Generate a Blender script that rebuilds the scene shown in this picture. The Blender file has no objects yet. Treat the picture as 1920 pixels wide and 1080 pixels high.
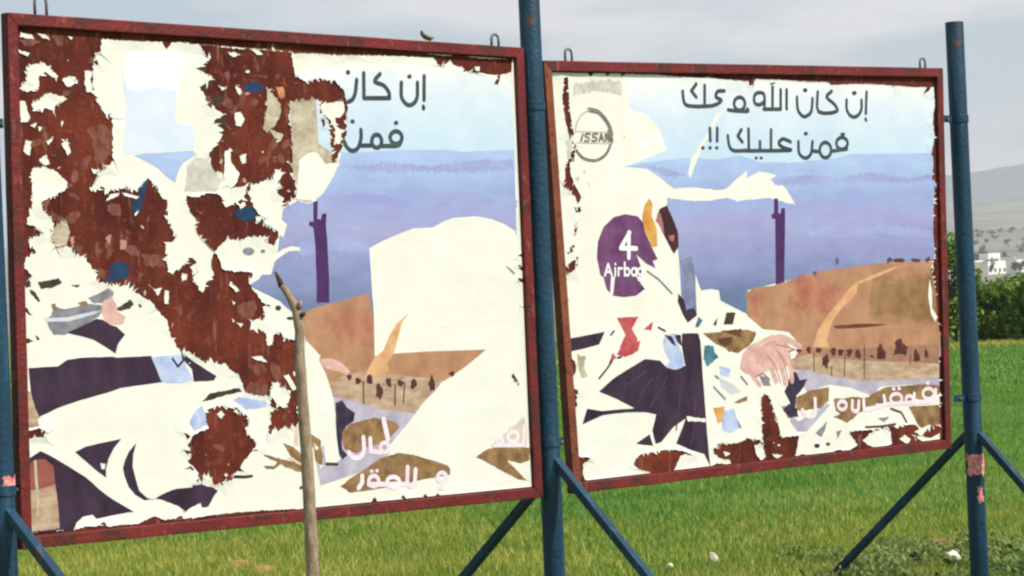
import bpy, bmesh, math, random
import numpy as np
from mathutils import Vector, Matrix, noise
from mathutils.geometry import delaunay_2d_cdt

random.seed(7); np.random.seed(7)
scene = bpy.context.scene
col = scene.collection

# ------------------------------------------------------------------ camera
EYE = 1.75
cd = bpy.data.cameras.new('camera'); cam = bpy.data.objects.new('camera', cd); col.objects.link(cam)
cd.sensor_width = 36.0; cd.lens = 36.0 * 5200 / 1920.0
cd.clip_start = 0.1; cd.clip_end = 30000
PITCH, ROLL = 0.006, -0.045
cam.matrix_world = (Matrix.Translation((0, 0, EYE)) @ Matrix.Rotation(math.pi/2 + PITCH, 4, 'X')
                    @ Matrix.Rotation(ROLL, 4, 'Z'))
scene.camera = cam

# ------------------------------------------------------------------ light
YAW = 0.8209                                    # the boards run away to the right
U = Vector((math.sin(YAW), math.cos(YAW), 0)); N = Vector((math.cos(YAW), -math.sin(YAW), 0))
SUN_EL = math.radians(50); SUN_AZ = math.radians(118)      # clockwise from +Y
sdir = Vector((math.sin(SUN_AZ)*math.cos(SUN_EL), math.cos(SUN_AZ)*math.cos(SUN_EL), math.sin(SUN_EL)))
ld = bpy.data.lights.new('sun', 'SUN'); ld.energy = 5.0; ld.angle = math.radians(0.6); ld.color = (1.0, 0.965, 0.90)
lo = bpy.data.objects.new('sun', ld); col.objects.link(lo)
lo.rotation_euler = (-sdir).to_track_quat('-Z', 'Y').to_euler()

world = bpy.data.worlds.new('World'); scene.world = world; world.use_nodes = True
nt = world.node_tree; nt.nodes.clear()
def nd(t, **kw):
    n = nt.nodes.new(t)
    for k, v in kw.items():
        if hasattr(n, k): setattr(n, k, v)
    return n
out = nd('ShaderNodeOutputWorld'); bg = nd('ShaderNodeBackground'); bg.inputs['Strength'].default_value = 0.13
sky = nd('ShaderNodeTexSky', sky_type='NISHITA', sun_disc=False, sun_elevation=SUN_EL, sun_rotation=SUN_AZ,
         air_density=1.0, dust_density=2.0, ozone_density=1.5)
tc = nd('ShaderNodeTexCoord'); mp = nd('ShaderNodeMapping'); mp.inputs['Scale'].default_value = (8, 8, 42)
mp.inputs['Location'].default_value = (1.3, 0.4, 0.7)
nz = nd('ShaderNodeTexNoise'); nz.inputs['Scale'].default_value = 1.0; nz.inputs['Detail'].default_value = 6; nz.inputs['Roughness'].default_value = 0.5
rp = nd('ShaderNodeValToRGB'); rp.color_ramp.elements[0].position = 0.46; rp.color_ramp.elements[1].position = 0.62
mx = nd('ShaderNodeMix', data_type='RGBA')
mx.inputs[7].default_value = (6.7, 6.4, 6.25, 1)        # cloud brightness, same scale as the sky texture
mul = nd('ShaderNodeMath', operation='MULTIPLY'); mul.inputs[1].default_value = 0.8
base = nd('ShaderNodeMix', data_type='RGBA'); base.inputs[0].default_value = 0.35
base.inputs[7].default_value = (4.1, 4.85, 5.85, 1)      # thin high overcast veil
L = nt.links.new
L(tc.outputs['Generated'], mp.inputs['Vector']); L(mp.outputs['Vector'], nz.inputs['Vector'])
L(nz.outputs['Fac'], rp.inputs['Fac']); L(rp.outputs['Color'], mul.inputs[0]); L(mul.outputs[0], mx.inputs[0])
L(sky.outputs['Color'], base.inputs[6]); L(base.outputs[2], mx.inputs[6]); L(mx.outputs[2], bg.inputs['Color'])
L(bg.outputs['Background'], out.inputs['Surface'])

scene.view_settings.view_transform = 'Standard'; scene.view_settings.look = 'None'
scene.view_settings.exposure = 0.0; scene.view_settings.gamma = 1.0; scene.view_settings.use_curve_mapping = False
scene.render.engine = 'CYCLES'
scene.cycles.filter_width = 2.3                 # a soft phone-camera picture
scene.cycles.use_denoising = True
scene.cycles.volume_bounces = 1; scene.cycles.max_bounces = 8
scene.cycles.volume_step_rate = 4.0

# ------------------------------------------------------------------ helpers
def lin(r, g, b, k=1.0):
    f = lambda c: (c/255/12.92 if c/255 <= 0.04045 else ((c/255+0.055)/1.055)**2.4)
    return (f(r)*k, f(g)*k, f(b)*k, 1.0)

def material(name, c1, c2=None, scale=6.0, rough=0.7, bump=0.0, bscale=60.0, detail=5, spec=0.3, ramp=None,
             lo=0.35, hi=0.65, stretch=None, metallic=0.0):
    """mottled surface: two colours mixed by noise; ramp = [(z, colour)] is a print that changes with height on the board"""
    m = bpy.data.materials.new(name); m.use_nodes = True
    t = m.node_tree; b = t.nodes['Principled BSDF']
    b.inputs['Roughness'].default_value = rough; b.inputs['Specular IOR Level'].default_value = spec
    b.inputs['Metallic'].default_value = metallic
    co = t.nodes.new('ShaderNodeTexCoord'); src = co.outputs['Object']
    if stretch:
        mpn = t.nodes.new('ShaderNodeMapping'); mpn.inputs['Scale'].default_value = stretch
        t.links.new(src, mpn.inputs['Vector']); vec = mpn.outputs['Vector']
    else: vec = src
    n = t.nodes.new('ShaderNodeTexNoise'); n.inputs['Scale'].default_value = scale; n.inputs['Detail'].default_value = detail
    n.inputs['Roughness'].default_value = 0.62
    t.links.new(vec, n.inputs['Vector'])
    r = t.nodes.new('ShaderNodeValToRGB'); r.color_ramp.elements[0].position = lo; r.color_ramp.elements[1].position = hi
    t.links.new(n.outputs['Fac'], r.inputs['Fac'])
    if ramp:
        sp = t.nodes.new('ShaderNodeSeparateXYZ'); t.links.new(src, sp.inputs[0])
        z0, z1 = ramp[0][0], ramp[-1][0]
        mr = t.nodes.new('ShaderNodeMapRange'); mr.inputs['From Min'].default_value = z0; mr.inputs['From Max'].default_value = z1
        ad = t.nodes.new('ShaderNodeMath'); ad.operation = 'MULTIPLY_ADD'; ad.inputs[1].default_value = 0.22; 
        sb = t.nodes.new('ShaderNodeMath'); sb.operation = 'SUBTRACT'; sb.inputs[1].default_value = 0.11
        t.links.new(n.outputs['Fac'], ad.inputs[0]); t.links.new(sp.outputs['Z'], ad.inputs[2]); t.links.new(ad.outputs[0], sb.inputs[0])
        t.links.new(sb.outputs[0], mr.inputs['Value'])
        rr = t.nodes.new('ShaderNodeValToRGB'); e = rr.color_ramp.elements
        while len(e) < len(ramp): e.new(0.5)
        for k, (z, c) in enumerate(ramp): e[k].position = (z-z0)/(z1-z0); e[k].color = c
        t.links.new(mr.outputs[0], rr.inputs['Fac'])
        mxn = t.nodes.new('ShaderNodeMix'); mxn.data_type = 'RGBA'; mxn.blend_type = 'MULTIPLY'; mxn.inputs[0].default_value = 1
        r.color_ramp.elements[0].color = c1; r.color_ramp.elements[1].color = c2 or (1, 1, 1, 1)
        t.links.new(rr.outputs['Color'], mxn.inputs[6]); t.links.new(r.outputs['Color'], mxn.inputs[7])
        t.links.new(mxn.outputs[2], b.inputs['Base Color'])
    else:
        r.color_ramp.elements[0].color = c1; r.color_ramp.elements[1].color = c2 or c1
        t.links.new(r.outputs['Color'], b.inputs['Base Color'])
    if bump:
        n2 = t.nodes.new('ShaderNodeTexNoise'); n2.inputs['Scale'].default_value = bscale; n2.inputs['Detail'].default_value = 4
        t.links.new(vec, n2.inputs['Vector'])
        bp = t.nodes.new('ShaderNodeBump'); bp.inputs['Strength'].default_value = bump; bp.inputs['Distance'].default_value = 0.01
        t.links.new(n2.outputs['Fac'], bp.inputs['Height']); t.links.new(bp.outputs['Normal'], b.inputs['Normal'])
    return m

def mesh_obj(name, verts, faces, mats, parent=None, idx=None, smooth=False, loc=None):
    me = bpy.data.meshes.new(name); me.from_pydata([tuple(v) for v in verts], [], [tuple(f) for f in faces])
    for m in (mats if isinstance(mats, (list, tuple)) else [mats]): me.materials.append(m)
    if idx is not None: me.polygons.foreach_set('material_index', idx)
    if smooth: me.polygons.foreach_set('use_smooth', [True]*len(me.polygons))
    me.update()
    o = bpy.data.objects.new(name, me); col.objects.link(o)
    if parent: o.parent = parent
    if loc is not None: o.location = loc
    return o

def thing(name, label, cat, loc=(0, 0, 0), rotz=0.0, group=None):
    o = bpy.data.objects.new(name, None); col.objects.link(o); o.empty_display_size = 0.2
    o.location = loc; o.rotation_euler = (0, 0, rotz)
    return tag(o, label, cat, group)
def tag(o, label=None, cat=None, group=None, kind=None):
    if label: o['label'] = label
    if cat: o['category'] = cat
    if group: o['group'] = group
    if kind: o['kind'] = kind
    return o

def tube(pts, rad, n=10, caps=True):
    """tapered tube along points -> verts, faces"""
    pts = [Vector(p) for p in pts]
    rad = rad if isinstance(rad, (list, tuple)) else [rad]*len(pts)
    V, F = [], []
    t0 = (pts[1]-pts[0]).normalized(); a = t0.orthogonal().normalized()
    for i, p in enumerate(pts):
        t = (pts[min(i+1, len(pts)-1)] - pts[max(i-1, 0)]).normalized()
        a = (a - t*a.dot(t)).normalized(); b = t.cross(a)
        for k in range(n):
            w = 2*math.pi*k/n; V.append(p + (a*math.cos(w) + b*math.sin(w))*rad[i])
    for i in range(len(pts)-1):
        for k in range(n):
            F.append((i*n+k, i*n+(k+1) % n, (i+1)*n+(k+1) % n, (i+1)*n+k))
    if caps:
        F.append(tuple(range(n-1, -1, -1))); F.append(tuple((len(pts)-1)*n+k for k in range(n)))
    return V, F
def box(c, s):
    x, y, z = c; a, b, d = s[0]/2, s[1]/2, s[2]/2
    V = [(x+i*a, y+j*b, z+k*d) for i in (-1, 1) for j in (-1, 1) for k in (-1, 1)]
    return V, [(0, 1, 3, 2), (4, 6, 7, 5), (0, 4, 5, 1), (2, 3, 7, 6), (0, 2, 6, 4), (1, 5, 7, 3)]
def join(*vf):
    V, F = [], []
    for v, f in vf:
        o = len(V); V += list(v); F += [tuple(i+o for i in q) for q in f]
    return V, F
def bevel(o, w, seg=2):
    b = o.modifiers.new('bevel', 'BEVEL'); b.width = w; b.segments = seg; b.limit_method = 'ANGLE'
LEFT_SHEETS = """
skyprint 0 1580,2030 1856,2068 2050,2078 2381,2082 2652,2056 2825,2021 2914,2023 2916,1893 2924,1788 2926,1580 1576,1580 1596,1920
fadedprint 1.2 652,2093 962,2102 942,2002 908,1908 891,1795 999,1778 988,1679 667,1654 617,1653 639,1857 627,1995
fadedwhite 2 652,2093 962,2102 942,2002 918,1936 824,1944 716,1927 649,1935 627,1995
mountain 0 667,1646 738,1655 982,1668 1003,1650 928,1615 897,1574 880,1527 839,1551 791,1591 722,1623
mountain 0 1705,1653 1864,1664 2026,1669 2207,1678 2475,1679 2595,1669 2664,1675 2921,1679 2902,851 1977,835 1581,851 1421,1001 1363,1051 1433,1218 1474,1411 1569,1446 1667,1531
mountainshade 5 1694,1453 1950,1476 2209,1439 2480,1478 2917,1444 2918,1402 2545,1416 2206,1389 1882,1412 1659,1394
mountainshade 5 1558,1252 1811,1284 1969,1252 1966,1208 1743,1217 1523,1192
mountainshade 5 1829,1599 2088,1620 2420,1605 2908,1632 2912,1590 2452,1575 2020,1575
tower 0 1650,1439 1677,1439 1669,1360 1688,1354 1698,1381 1725,1384 1718,1329 1722,1261 1723,1065 1648,1067 1650,1238 1643,1318 1617,1330 1621,1348 1645,1345
tower 0 1650,1098 1724,1096 1717,974 1643,976
hill 0.5 1564,929 1618,951 1704,968 1777,976 1874,997 1955,1014 1980,885 1977,731 2682,717 2639,686 2497,623 2392,578 1960,538 1645,604 1573,705
hillred2 4 1695,929 1855,951 1956,920 1973,761 1883,765 1751,795
hillred 1 1776,907 1853,924 1942,896 1968,786 1885,809 1816,822
field 0.5 1885,641 2047,646 2227,624 2411,602 2339,536 2252,478 2199,428 2052,449 1892,477 1956,473 1845,495 1712,540 1685,608 1805,639 1967,656
hill 0 2084,722 2317,721 2675,714 2568,658 2471,615 2393,584 2226,608 2063,629 1933,633 2026,696
trail 0.4 2194,908 2151,872 2114,805 2088,721 2049,677 2055,645 1997,623 1908,625 1935,663 1978,711 2028,740 2073,806 2125,860
maroon 0.4 1952,608 1958,596 1948,589 1937,588 1927,592 1917,598 1920,610 1922,620 1929,630 1940,630 1951,630 1954,617
maroon 0.4 2018,547 2008,529 2000,515 1991,512 1985,527 1969,525 1975,550 1974,573 1983,589 1995,591 2001,573 2011,568
maroon 0.4 2068,588 2068,578 2064,564 2052,572 2044,574 2041,582 2035,590 2036,602 2043,613 2054,608 2067,612 2067,597
maroon 0.4 2144,581 2140,574 2133,570 2126,564 2119,570 2107,573 2105,583 2107,595 2117,601 2128,597 2133,592 2146,592
maroon 0.4 2228,572 2219,560 2210,557 2202,549 2192,552 2183,560 2190,574 2188,586 2196,594 2205,600 2216,597 2224,587
maroon 0.4 2339,570 2338,548 2329,535 2318,541 2306,531 2304,555 2295,572 2307,587 2313,600 2323,618 2329,594 2335,585
maroon 0.4 2464,609 2464,603 2459,596 2448,595 2441,600 2439,606 2427,611 2432,618 2442,620 2450,621 2459,622 2469,617
maroon 0.4 1829,626 1831,620 1823,617 1816,609 1809,616 1805,622 1803,628 1800,637 1811,638 1818,642 1824,636 1835,635
maroon 0.4 1888,607 1883,599 1875,596 1867,591 1857,592 1853,601 1851,609 1855,616 1858,625 1869,620 1875,618 1884,615
maroon 0.4 1955,610 1950,603 1950,586 1939,593 1934,598 1928,602 1923,611 1923,625 1932,633 1942,633 1951,630 1952,618
maroon -8.25 1899,603 1894,493
maroon -8.25 2150,584 2137,491
maroon -8.25 2092,581 2085,481
road 0 1699,548 1830,516 2004,466 2209,434 2146,378 2059,296 2006,213 1619,143 1595,267 1712,405
drygrass 0.8 1748,373 1808,411 1953,432 2076,407 2107,380 2018,306 1913,299 1841,274 1769,299
drygrass 0.8 1734,130 1793,162 1875,193 1985,244 2090,259 2178,245 2303,209 2409,174 2410,133 2264,126 1934,99 1790,96
darkcloth 0.6 1728,514 1767,524 1796,486 1842,459 1831,422 1785,401 1758,373 1754,300 1784,271 1757,250 1722,294
skin 0.3 1648,717 1707,720 1769,699 1823,653 1809,636 1751,657 1696,669 1658,683
field 0 64,665 89,652 109,584 133,544 93,527 56,526
cloth 0.4 85,753 230,753 278,778 346,784 510,781 530,776 712,775 731,745 765,659 670,653 544,645 433,622 337,605 221,578 167,559 127,547 109,584 91,652
paleblue 0.4 711,769 782,772 882,773 938,735 887,732 934,659 868,650 926,648 818,651 762,658 737,716
cloth 0.4 872,782 945,735 1058,671 1043,652 933,652 926,707 874,756
cloth -11 824,758 851,722 889,755
devicegrey 0.6 181,951 208,967 223,1005 276,992 399,1011 466,1003 476,986 450,958 387,926 318,900 271,885 217,886 198,911
devicelight 0.3 174,959 288,958 424,979 465,980 423,965 300,941 183,942
devicegrey 0.6 397,1037 456,1055 505,1076 531,1058 515,1013 426,1013
cloth 0.5 284,893 353,916 436,947 470,940 510,916 537,909 580,873 562,856 540,834 526,794 484,820 418,857 351,876
skin 1 474,1020 517,1041 542,1006 547,972 588,947 572,919 510,915 477,940 462,975
darkmark 1 591,1010 613,1024 633,1003 611,984 562,976 538,982 549,992
drygrass 0.8 341,1018 386,1026 398,1008 358,1004
drygrass 0.8 211,1017 231,1019 239,994 219,989
darkmark 1.2 77,1111 110,1121 115,1093 89,1088
darkmark 1.2 149,1109 256,1123 269,1105 214,1084 161,1083
darkmark 1.2 315,1093 362,1097 348,1083
darkmark 1.2 69,1022 91,1004 116,970 77,988
darkmark 1.2 72,882 117,864 77,857
darkmark 1.2 128,891 147,871 133,868
darkmark 1.2 102,1082 134,1070 158,1030 145,1028
darkmark 1.2 653,1000 667,1002 674,987 660,986
cloth 0.4 55,370 126,403 164,385 229,347 294,308 346,276 411,220 484,168 585,109 557,110 494,105 391,96 372,115 324,111 289,88 274,58 201,65 161,60 43,71
redbrown 0.6 54,348 91,367 144,368 188,337 191,254 117,237 48,237
field 0.6 48,243 117,243 191,259 200,180 203,73 69,71 42,115
oldpaper -13.75 98,362 99,272 106,205 94,105
cloth 0.3 298,387 353,406 422,415 536,427 496,390 466,347 450,302 449,267 402,300 350,344
paper 0.6 424,333 451,325 443,303 426,307
cloth 0.3 613,405 571,368 548,329 538,301 544,267 563,219 596,182 643,154 685,157 657,163 617,198 600,257 588,304 594,355
cloth 0.6 678,150 750,176 822,191 901,190 901,199 952,200 1013,181 1038,165 1015,143 983,99 947,99 940,120 882,101 852,83 838,90 859,86 825,112 755,141 706,156
paleblue 0 58,554 61,554 61,553
field 0.8 59,554 114,551 124,505 57,503
paper 0.2 1971,1220 2050,1250 2142,1279 2251,1309 2369,1310 2438,1338 2507,1356 2654,1361 2749,1347 2835,1320 2904,1287 2922,1215 2950,1156 2957,1058 2945,862 2947,751 2934,692 2684,716 2317,724 2089,723 1974,717 1981,897 1976,1021 1975,1083
trail 0.3 2194,908 2155,872 2124,804 2091,721 2025,684 1965,705 1986,717 2028,740 2069,807 2117,861
paper 0.3 2675,716 2949,706 2935,406 2971,378 2948,3 2701,-6 2340,23 2380,62 2411,102 2423,143 2397,179 2305,208 2177,250 2096,265 2014,270 2062,315 2101,347 2149,386 2199,428 2216,436 2278,496 2357,548 2462,603 2559,652
paper 0.4 1571,809 1616,770 1653,732 1644,714 1679,651 1700,595 1719,527 1729,429 1723,453 1726,361 1736,269 1745,253 1719,240 1656,247 1646,336 1571,390 1552,464 1553,549
darkmark -13.75 1659,237 1722,232
drygrass 1 1570,384 1631,349 1642,276 1623,222 1594,261 1589,310 1573,359
paper 0.8 1587,340 1621,311 1597,306
paper 0.8 1609,247 1640,233 1623,219
paper 0.6 1244,1079 1306,1125 1353,1148 1409,1200 1464,1226 1518,1238 1564,1228 1556,1216 1494,1214 1431,1182 1375,1135 1326,1073
mountain 0.3 1258,1066 1320,1094 1336,1112 1427,1110 1470,1060 1520,986 1521,950 1435,989 1331,1034
paper 0.4 1546,1446 1614,1428 1662,1439 1711,1476 1753,1525 1796,1586 1832,1660 1809,1666 1668,1543 1563,1483
paper 0.8 1427,1387 1538,1440 1554,1458 1433,1495 1281,1484 1321,1388 1438,1302 1467,1272 1493,1338
mountain -13.75 1532,1210 1565,1176
drygrass 0.8 2581,204 2638,231 2717,245 2833,232 2932,225 2928,164 2868,154 2781,174 2846,119 2912,64 2853,77 2748,126 2663,168
beigeprint 0.3 2678,253 2820,330 2906,378 2918,323 2912,233 2717,247
drygrass 0.8 1411,349 1474,327 1522,290 1522,211 1484,217 1424,240 1394,257 1355,236 1317,239 1295,255 1318,255 1356,251 1379,267 1305,299 1302,308 1410,277 1463,261 1443,308
skinlight 0.8 1433,281 1464,282 1520,245 1508,241
skinlight 0.8 1487,413 1507,418 1498,328 1479,338
darkmark -13.75 1502,140 1522,148
darkmark -13.75 1129,220 1188,214 1229,215
rust 2.2 97,2170 284,2165 527,2150 513,2084 498,2055 504,2038 473,2031 469,1957 473,1911 498,1860 558,1827 562,1769 555,1695 552,1643 561,1623 482,1563 467,1528 431,1494 494,1517 513,1485 562,1511 618,1516 659,1496 691,1505 703,1528 739,1545 786,1498 805,1457 833,1451 829,1370 885,1290 830,1262 819,1195 816,1137 889,1159 957,1210 942,1204 987,1227 1081,1213 1114,1141 1187,1128 1284,1119 1259,1084 1287,1042 1329,986 1388,966 1500,920 1524,853 1511,490 1505,467 1511,424 1449,416 1364,403 1325,382 1344,440 1346,476 1343,560 1335,567 1232,590 1210,597 1190,640 1162,677 1113,721 1083,717 1026,749 981,733 940,764 876,788 931,736 862,797 816,863 805,922 724,1006 642,1049 595,1085 485,1088 438,1107 445,1112 421,1170 382,1210 342,1217 297,1263 249,1247 222,1298 241,1349 229,1377 191,1405 180,1445 255,1478 316,1506 305,1540 253,1580 214,1597 144,1585 138,1462 121,1395 103,1356 193,1310 106,1289 146,1235 95,1216 81,1183 118,1143 90,1110 76,1100 60,855 68,743 60,531 55,443 7,446 25,856 67,1546
rust 2 1037,2140 1242,2126 1561,2120 1578,2017 1631,1988 1733,2003 1812,1995 1861,1950 1881,1876 1867,1783 1847,1703 1851,1715 1825,1672 1790,1617 1758,1617 1768,1653 1764,1721 1754,1813 1708,1843 1711,1886 1696,1904 1548,1895 1533,1840 1545,1701 1536,1549 1554,1531 1546,1458 1482,1417 1459,1417 1477,1453 1433,1483 1465,1513 1435,1525 1359,1532 1306,1514 1281,1484 1321,1388 1365,1364 1364,1339 1438,1302 1436,1272 1411,1237 1374,1255 1345,1280 1285,1281 1217,1264 1143,1271 1112,1248 1074,1219 990,1291 986,1356 933,1439 935,1468 992,1462 1052,1479 1117,1473 1159,1425 1266,1478 1276,1514 1178,1502 1143,1538 1130,1574 1086,1580 1080,1603 1069,1657 1130,1704 1161,1722 1115,1698 1162,1752 1098,1793 1174,1829 1116,1852 1088,1882 1034,1951 1109,1994 1024,2034 1091,2071 1050,2123
rust 2 999,527 1080,537 1153,526 1225,478 1239,459 1233,483 1223,436 1207,413 1271,355 1239,328 1161,256 1130,229 1114,206 1083,197 1085,232 1068,186 1024,189 997,227 939,231 920,268 885,299 896,357 882,376 913,415 1002,444 983,498 985,474
paper 1 1224,448 1270,481 1330,477 1325,388 1294,360 1250,381 1207,413
paper 1 1205,517 1341,524 1344,449 1239,456
paper 1.2 136,2011 184,2029 230,2036 249,2014 294,1981 287,1970 254,1980 228,1997 194,1968 199,1951 144,1911 99,1926 126,1944 142,1983
paper 1.2 314,1965 348,1983 382,1978 373,1949 339,1934
paper 1.2 431,2007 471,2003 456,1968 467,1917 433,1916 425,1956
paper 1.2 155,1855 223,1895 250,1907 316,1891 309,1874 282,1868 267,1834 220,1844 173,1832
paper 1.2 93,1870 123,1871 134,1832 146,1804 131,1784 98,1781 90,1820
paper 1.2 101,2089 159,2074 146,2059 107,2072
paper 1.2 118,2162 170,2153 195,2131 149,2135 110,2139
paper 1.2 197,2159 237,2155 262,2133 229,2138
paper 1.2 344,2156 377,2148 370,2137
paper 1.2 144,1770 177,1782 163,1759
paper 1.2 183,1765 203,1760 189,1743
paper 1.2 220,1704 254,1726 246,1704
paper 1.2 294,1715 333,1699 340,1693 313,1693
paper 1.2 121,1709 153,1703 153,1703 137,1641 105,1664 121,1714
paper 1.2 293,1693 327,1716 341,1659 324,1642 312,1670
paper 1.2 220,1704 254,1715 226,1687
paper 1.2 182,1625 217,1647 235,1608 208,1602
paper 1.2 443,1591 484,1585 455,1563
paper 1.2 505,1855 540,1867 559,1832 530,1821
paper 1.2 483,2083 513,2081 495,2055
paper 0.8 507,1448 540,1479 582,1485 574,1471 539,1459
paper 0.8 596,1485 696,1464 685,1450 609,1470
residue 2 231,1411 296,1376 372,1409 378,1392 335,1353 242,1365
residue 2 316,1489 382,1466 374,1452 341,1466
residue 2 180,1445 234,1461 204,1405
residue 2 110,2128 189,2136 215,2120 135,2101
residue 2 270,2150 337,2153 328,2107 294,2112
residue 2 517,1431 586,1430 590,1384 535,1391
oldpaper 1.5 219,1298 249,1247 297,1263 320,1319 302,1365 268,1354
residue 3 425,1762 508,1780 554,1740 552,1700 463,1705
residue 3 455,1700 545,1712 549,1654 499,1608 459,1631
residue 3 344,1268 384,1250 369,1216
residue 3 454,1277 492,1231 462,1186
residue 3 501,1271 530,1299 533,1224 505,1202
residue 3 605,1263 653,1256 678,1198 630,1211
residue 3 686,1221 806,1213 810,1160 711,1163
residue 3 434,1158 501,1145 486,1111
residue 3 661,1141 703,1134 673,1100
residuepale 1.5 319,1297 346,1302 337,1251
residuepale 1.5 578,1281 612,1274 603,1240 576,1241
residuepale 1.5 502,1294 531,1305 521,1259
bluespot 0.4 619,1146 611,1126 590,1111 563,1106 537,1112 518,1128 512,1149 520,1169 541,1184 568,1189 594,1183 613,1167
bluespot 0.4 1398,1956 1389,1944 1367,1934 1336,1931 1306,1933 1285,1942 1278,1953 1286,1966 1309,1975 1339,1979 1369,1976 1391,1968
bluespot 0.4 1329,1386 1319,1369 1295,1357 1263,1353 1231,1358 1209,1371 1201,1388 1211,1405 1235,1417 1267,1421 1298,1417 1321,1404
bluespot 1 692,1522 735,1539 710,1458 689,1400 654,1395 646,1441 682,1464
bluespot 1 487,1122 555,1121 534,1104 492,1105
paper 0.8 1130,1443 1228,1466 1266,1484 1235,1449 1151,1416
paper 0.8 1226,1425 1257,1442 1263,1424 1232,1407
paper 0.8 1313,1376 1358,1370 1319,1346
darkmark 0.4 937,1276 935,1271 931,1267 925,1266 919,1268 915,1271 913,1276 915,1281 920,1284 926,1285 932,1284 936,1280
paper 1 1005,1156 1066,1219 1052,1161 1068,1119 1022,1082 1002,1041 951,1110 959,1116
paper 1 895,1129 923,1123 915,1099 893,1094
paper 0.8 876,1311 952,1392 977,1309 1074,1219 1041,1155 959,1128 939,1157 976,1174 950,1216 905,1193 874,1147 823,1137 834,1206 886,1240
paper 1 1197,2110 1241,2111 1271,2100 1225,2087
paper 1 1325,2131 1370,2127 1399,2103 1361,2102
paper 1 1137,1959 1180,1948 1158,1936
paper 1 1233,1961 1269,1938 1260,1914 1239,1932
paper 1 1219,1836 1256,1843 1277,1807 1253,1777 1223,1782
paper 1 1063,2088 1099,2083 1091,2065 1069,2070
residue 1.5 1134,1912 1208,1901 1228,1866 1183,1853 1140,1882
residue 1.5 1260,1902 1282,1891 1264,1849 1251,1872
residue 1.5 1221,2009 1243,2009 1235,1997
residue 1.5 1310,2005 1417,2014 1416,1995 1386,2001
residue 1.5 1462,2009 1493,2015 1476,1991
residue 1.5 1561,1993 1591,1981 1576,1975
residue 1.5 1190,1847 1219,1848 1211,1830
residue 1.5 1707,1825 1753,1801 1728,1776
oldpaper 1.2 1406,1959 1486,1882 1475,1821 1442,1779 1402,1748 1380,1766 1409,1869
oldpaper 1.2 1411,1772 1441,1761 1493,1743 1476,1713 1446,1719
oldpaper 1.2 1536,1895 1692,1907 1696,1702 1769,1660 1774,1617 1798,1623 1813,1611 1711,1482 1670,1445 1614,1431 1546,1446 1558,1531 1536,1555 1546,1725 1537,1840
ochre 1 1463,1960 1505,1961 1515,1919 1487,1906
paper 1 1719,1886 1774,1893 1854,1900 1860,1857 1834,1826 1802,1826 1807,1783 1838,1765 1827,1703 1787,1703 1799,1770 1770,1813 1732,1843
paper 1 1579,1628 1627,1659 1683,1665 1734,1610 1822,1617 1711,1482 1662,1442 1550,1449 1567,1543
paper 1 1157,1663 1188,1675 1192,1615 1234,1568 1216,1526 1178,1502 1143,1538 1153,1592
paper 1 1438,1586 1469,1580 1475,1556 1434,1513 1396,1514 1428,1544
paper 1 1238,1645 1276,1657 1274,1616 1251,1610
greyfaint 1.2 949,1603 995,1639 1067,1627 1094,1580 1128,1532 1103,1485 1008,1485 928,1486 939,1545
devicegrey 0.4 1300,1218 1295,1209 1283,1202 1266,1200 1249,1203 1237,1210 1233,1219 1238,1228 1251,1234 1268,1236 1284,1234 1296,1227
devicegrey 0.4 1361,1216 1359,1212 1354,1209 1347,1208 1340,1209 1336,1212 1334,1217 1336,1221 1341,1225 1348,1226 1354,1224 1359,1221
paper 1 1155,1087 1205,1044 1182,1036 1147,1069
paper 1 1286,1036 1360,1009 1435,977 1501,938 1526,889 1523,803 1441,826 1427,851 1389,852 1379,805 1349,800 1344,848 1300,871 1254,866 1263,893 1302,915 1339,902 1341,938 1328,968 1389,971
paper 1 1153,921 1175,908 1160,903
paper 1 1182,902 1219,895 1203,880
paper 1 1255,744 1315,747 1344,716 1284,731
paper 1 1158,1004 1179,991 1164,980
paper 1 1431,652 1463,659 1508,587 1481,583
paper 1 1360,601 1384,624 1413,598 1466,584 1456,536 1423,508 1379,534 1351,566
paper 1 1049,500 1072,516 1093,497 1070,481
paper 1 1138,507 1160,517 1166,493
paper 1 707,1088 748,1063 784,1068 761,1034
paper 1 798,1056 819,1055 816,997 794,998
residue 2.5 1209,984 1285,1006 1297,958 1264,911 1234,912 1192,949
residue 2.5 1238,709 1313,712 1342,680 1280,659
residue 2.5 1359,715 1404,701 1431,652 1399,617 1371,655
residue 2.5 1209,592 1249,631 1338,620 1336,570
darkmark 0.4 1437,959 1435,953 1428,949 1420,947 1411,949 1405,954 1403,960 1406,966 1412,970 1421,971 1429,969 1435,965
darkmark 0.4 1507,909 1504,906 1497,903 1486,903 1475,904 1468,907 1465,911 1468,915 1476,917 1487,918 1497,916 1505,913
darkmark 0.8 972,563 1018,596 1106,603 1180,611 1194,595 1105,585 1060,576 1023,566
paleblue 1 1141,560 1186,572 1330,543 1333,519 1212,514
paleblue 1 902,480 934,524 971,546 990,498 989,474 996,462 929,431 902,468
rust 1.2 73,2189 1009,2169 2054,2153 2937,2108 2417,2119 1987,2119 2052,2116 1779,2113 1576,2113 1561,2121 950,2141 1008,2142 903,2143 835,2143 527,2146 98,2163
rust 1.2 36,72 69,67 274,57 335,68 403,67 444,59 513,59 582,58 687,57 893,53 836,59 981,59 1128,62 1277,58 1505,46 1597,42 1930,38 1866,33 2046,38 2322,31 2510,15 2702,14 2899,24 2946,-26 1863,-21 1501,-11 833,6 26,0
grime 1.2 1016,2034 1053,2040 1082,2029 1052,2017
grime 1.2 1034,1951 1071,1964 1107,1953 1069,1928
grime 1.2 1068,1905 1120,1924 1178,1901 1155,1883 1109,1864
grime 1.2 1098,1793 1151,1817 1179,1788 1141,1770
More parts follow.
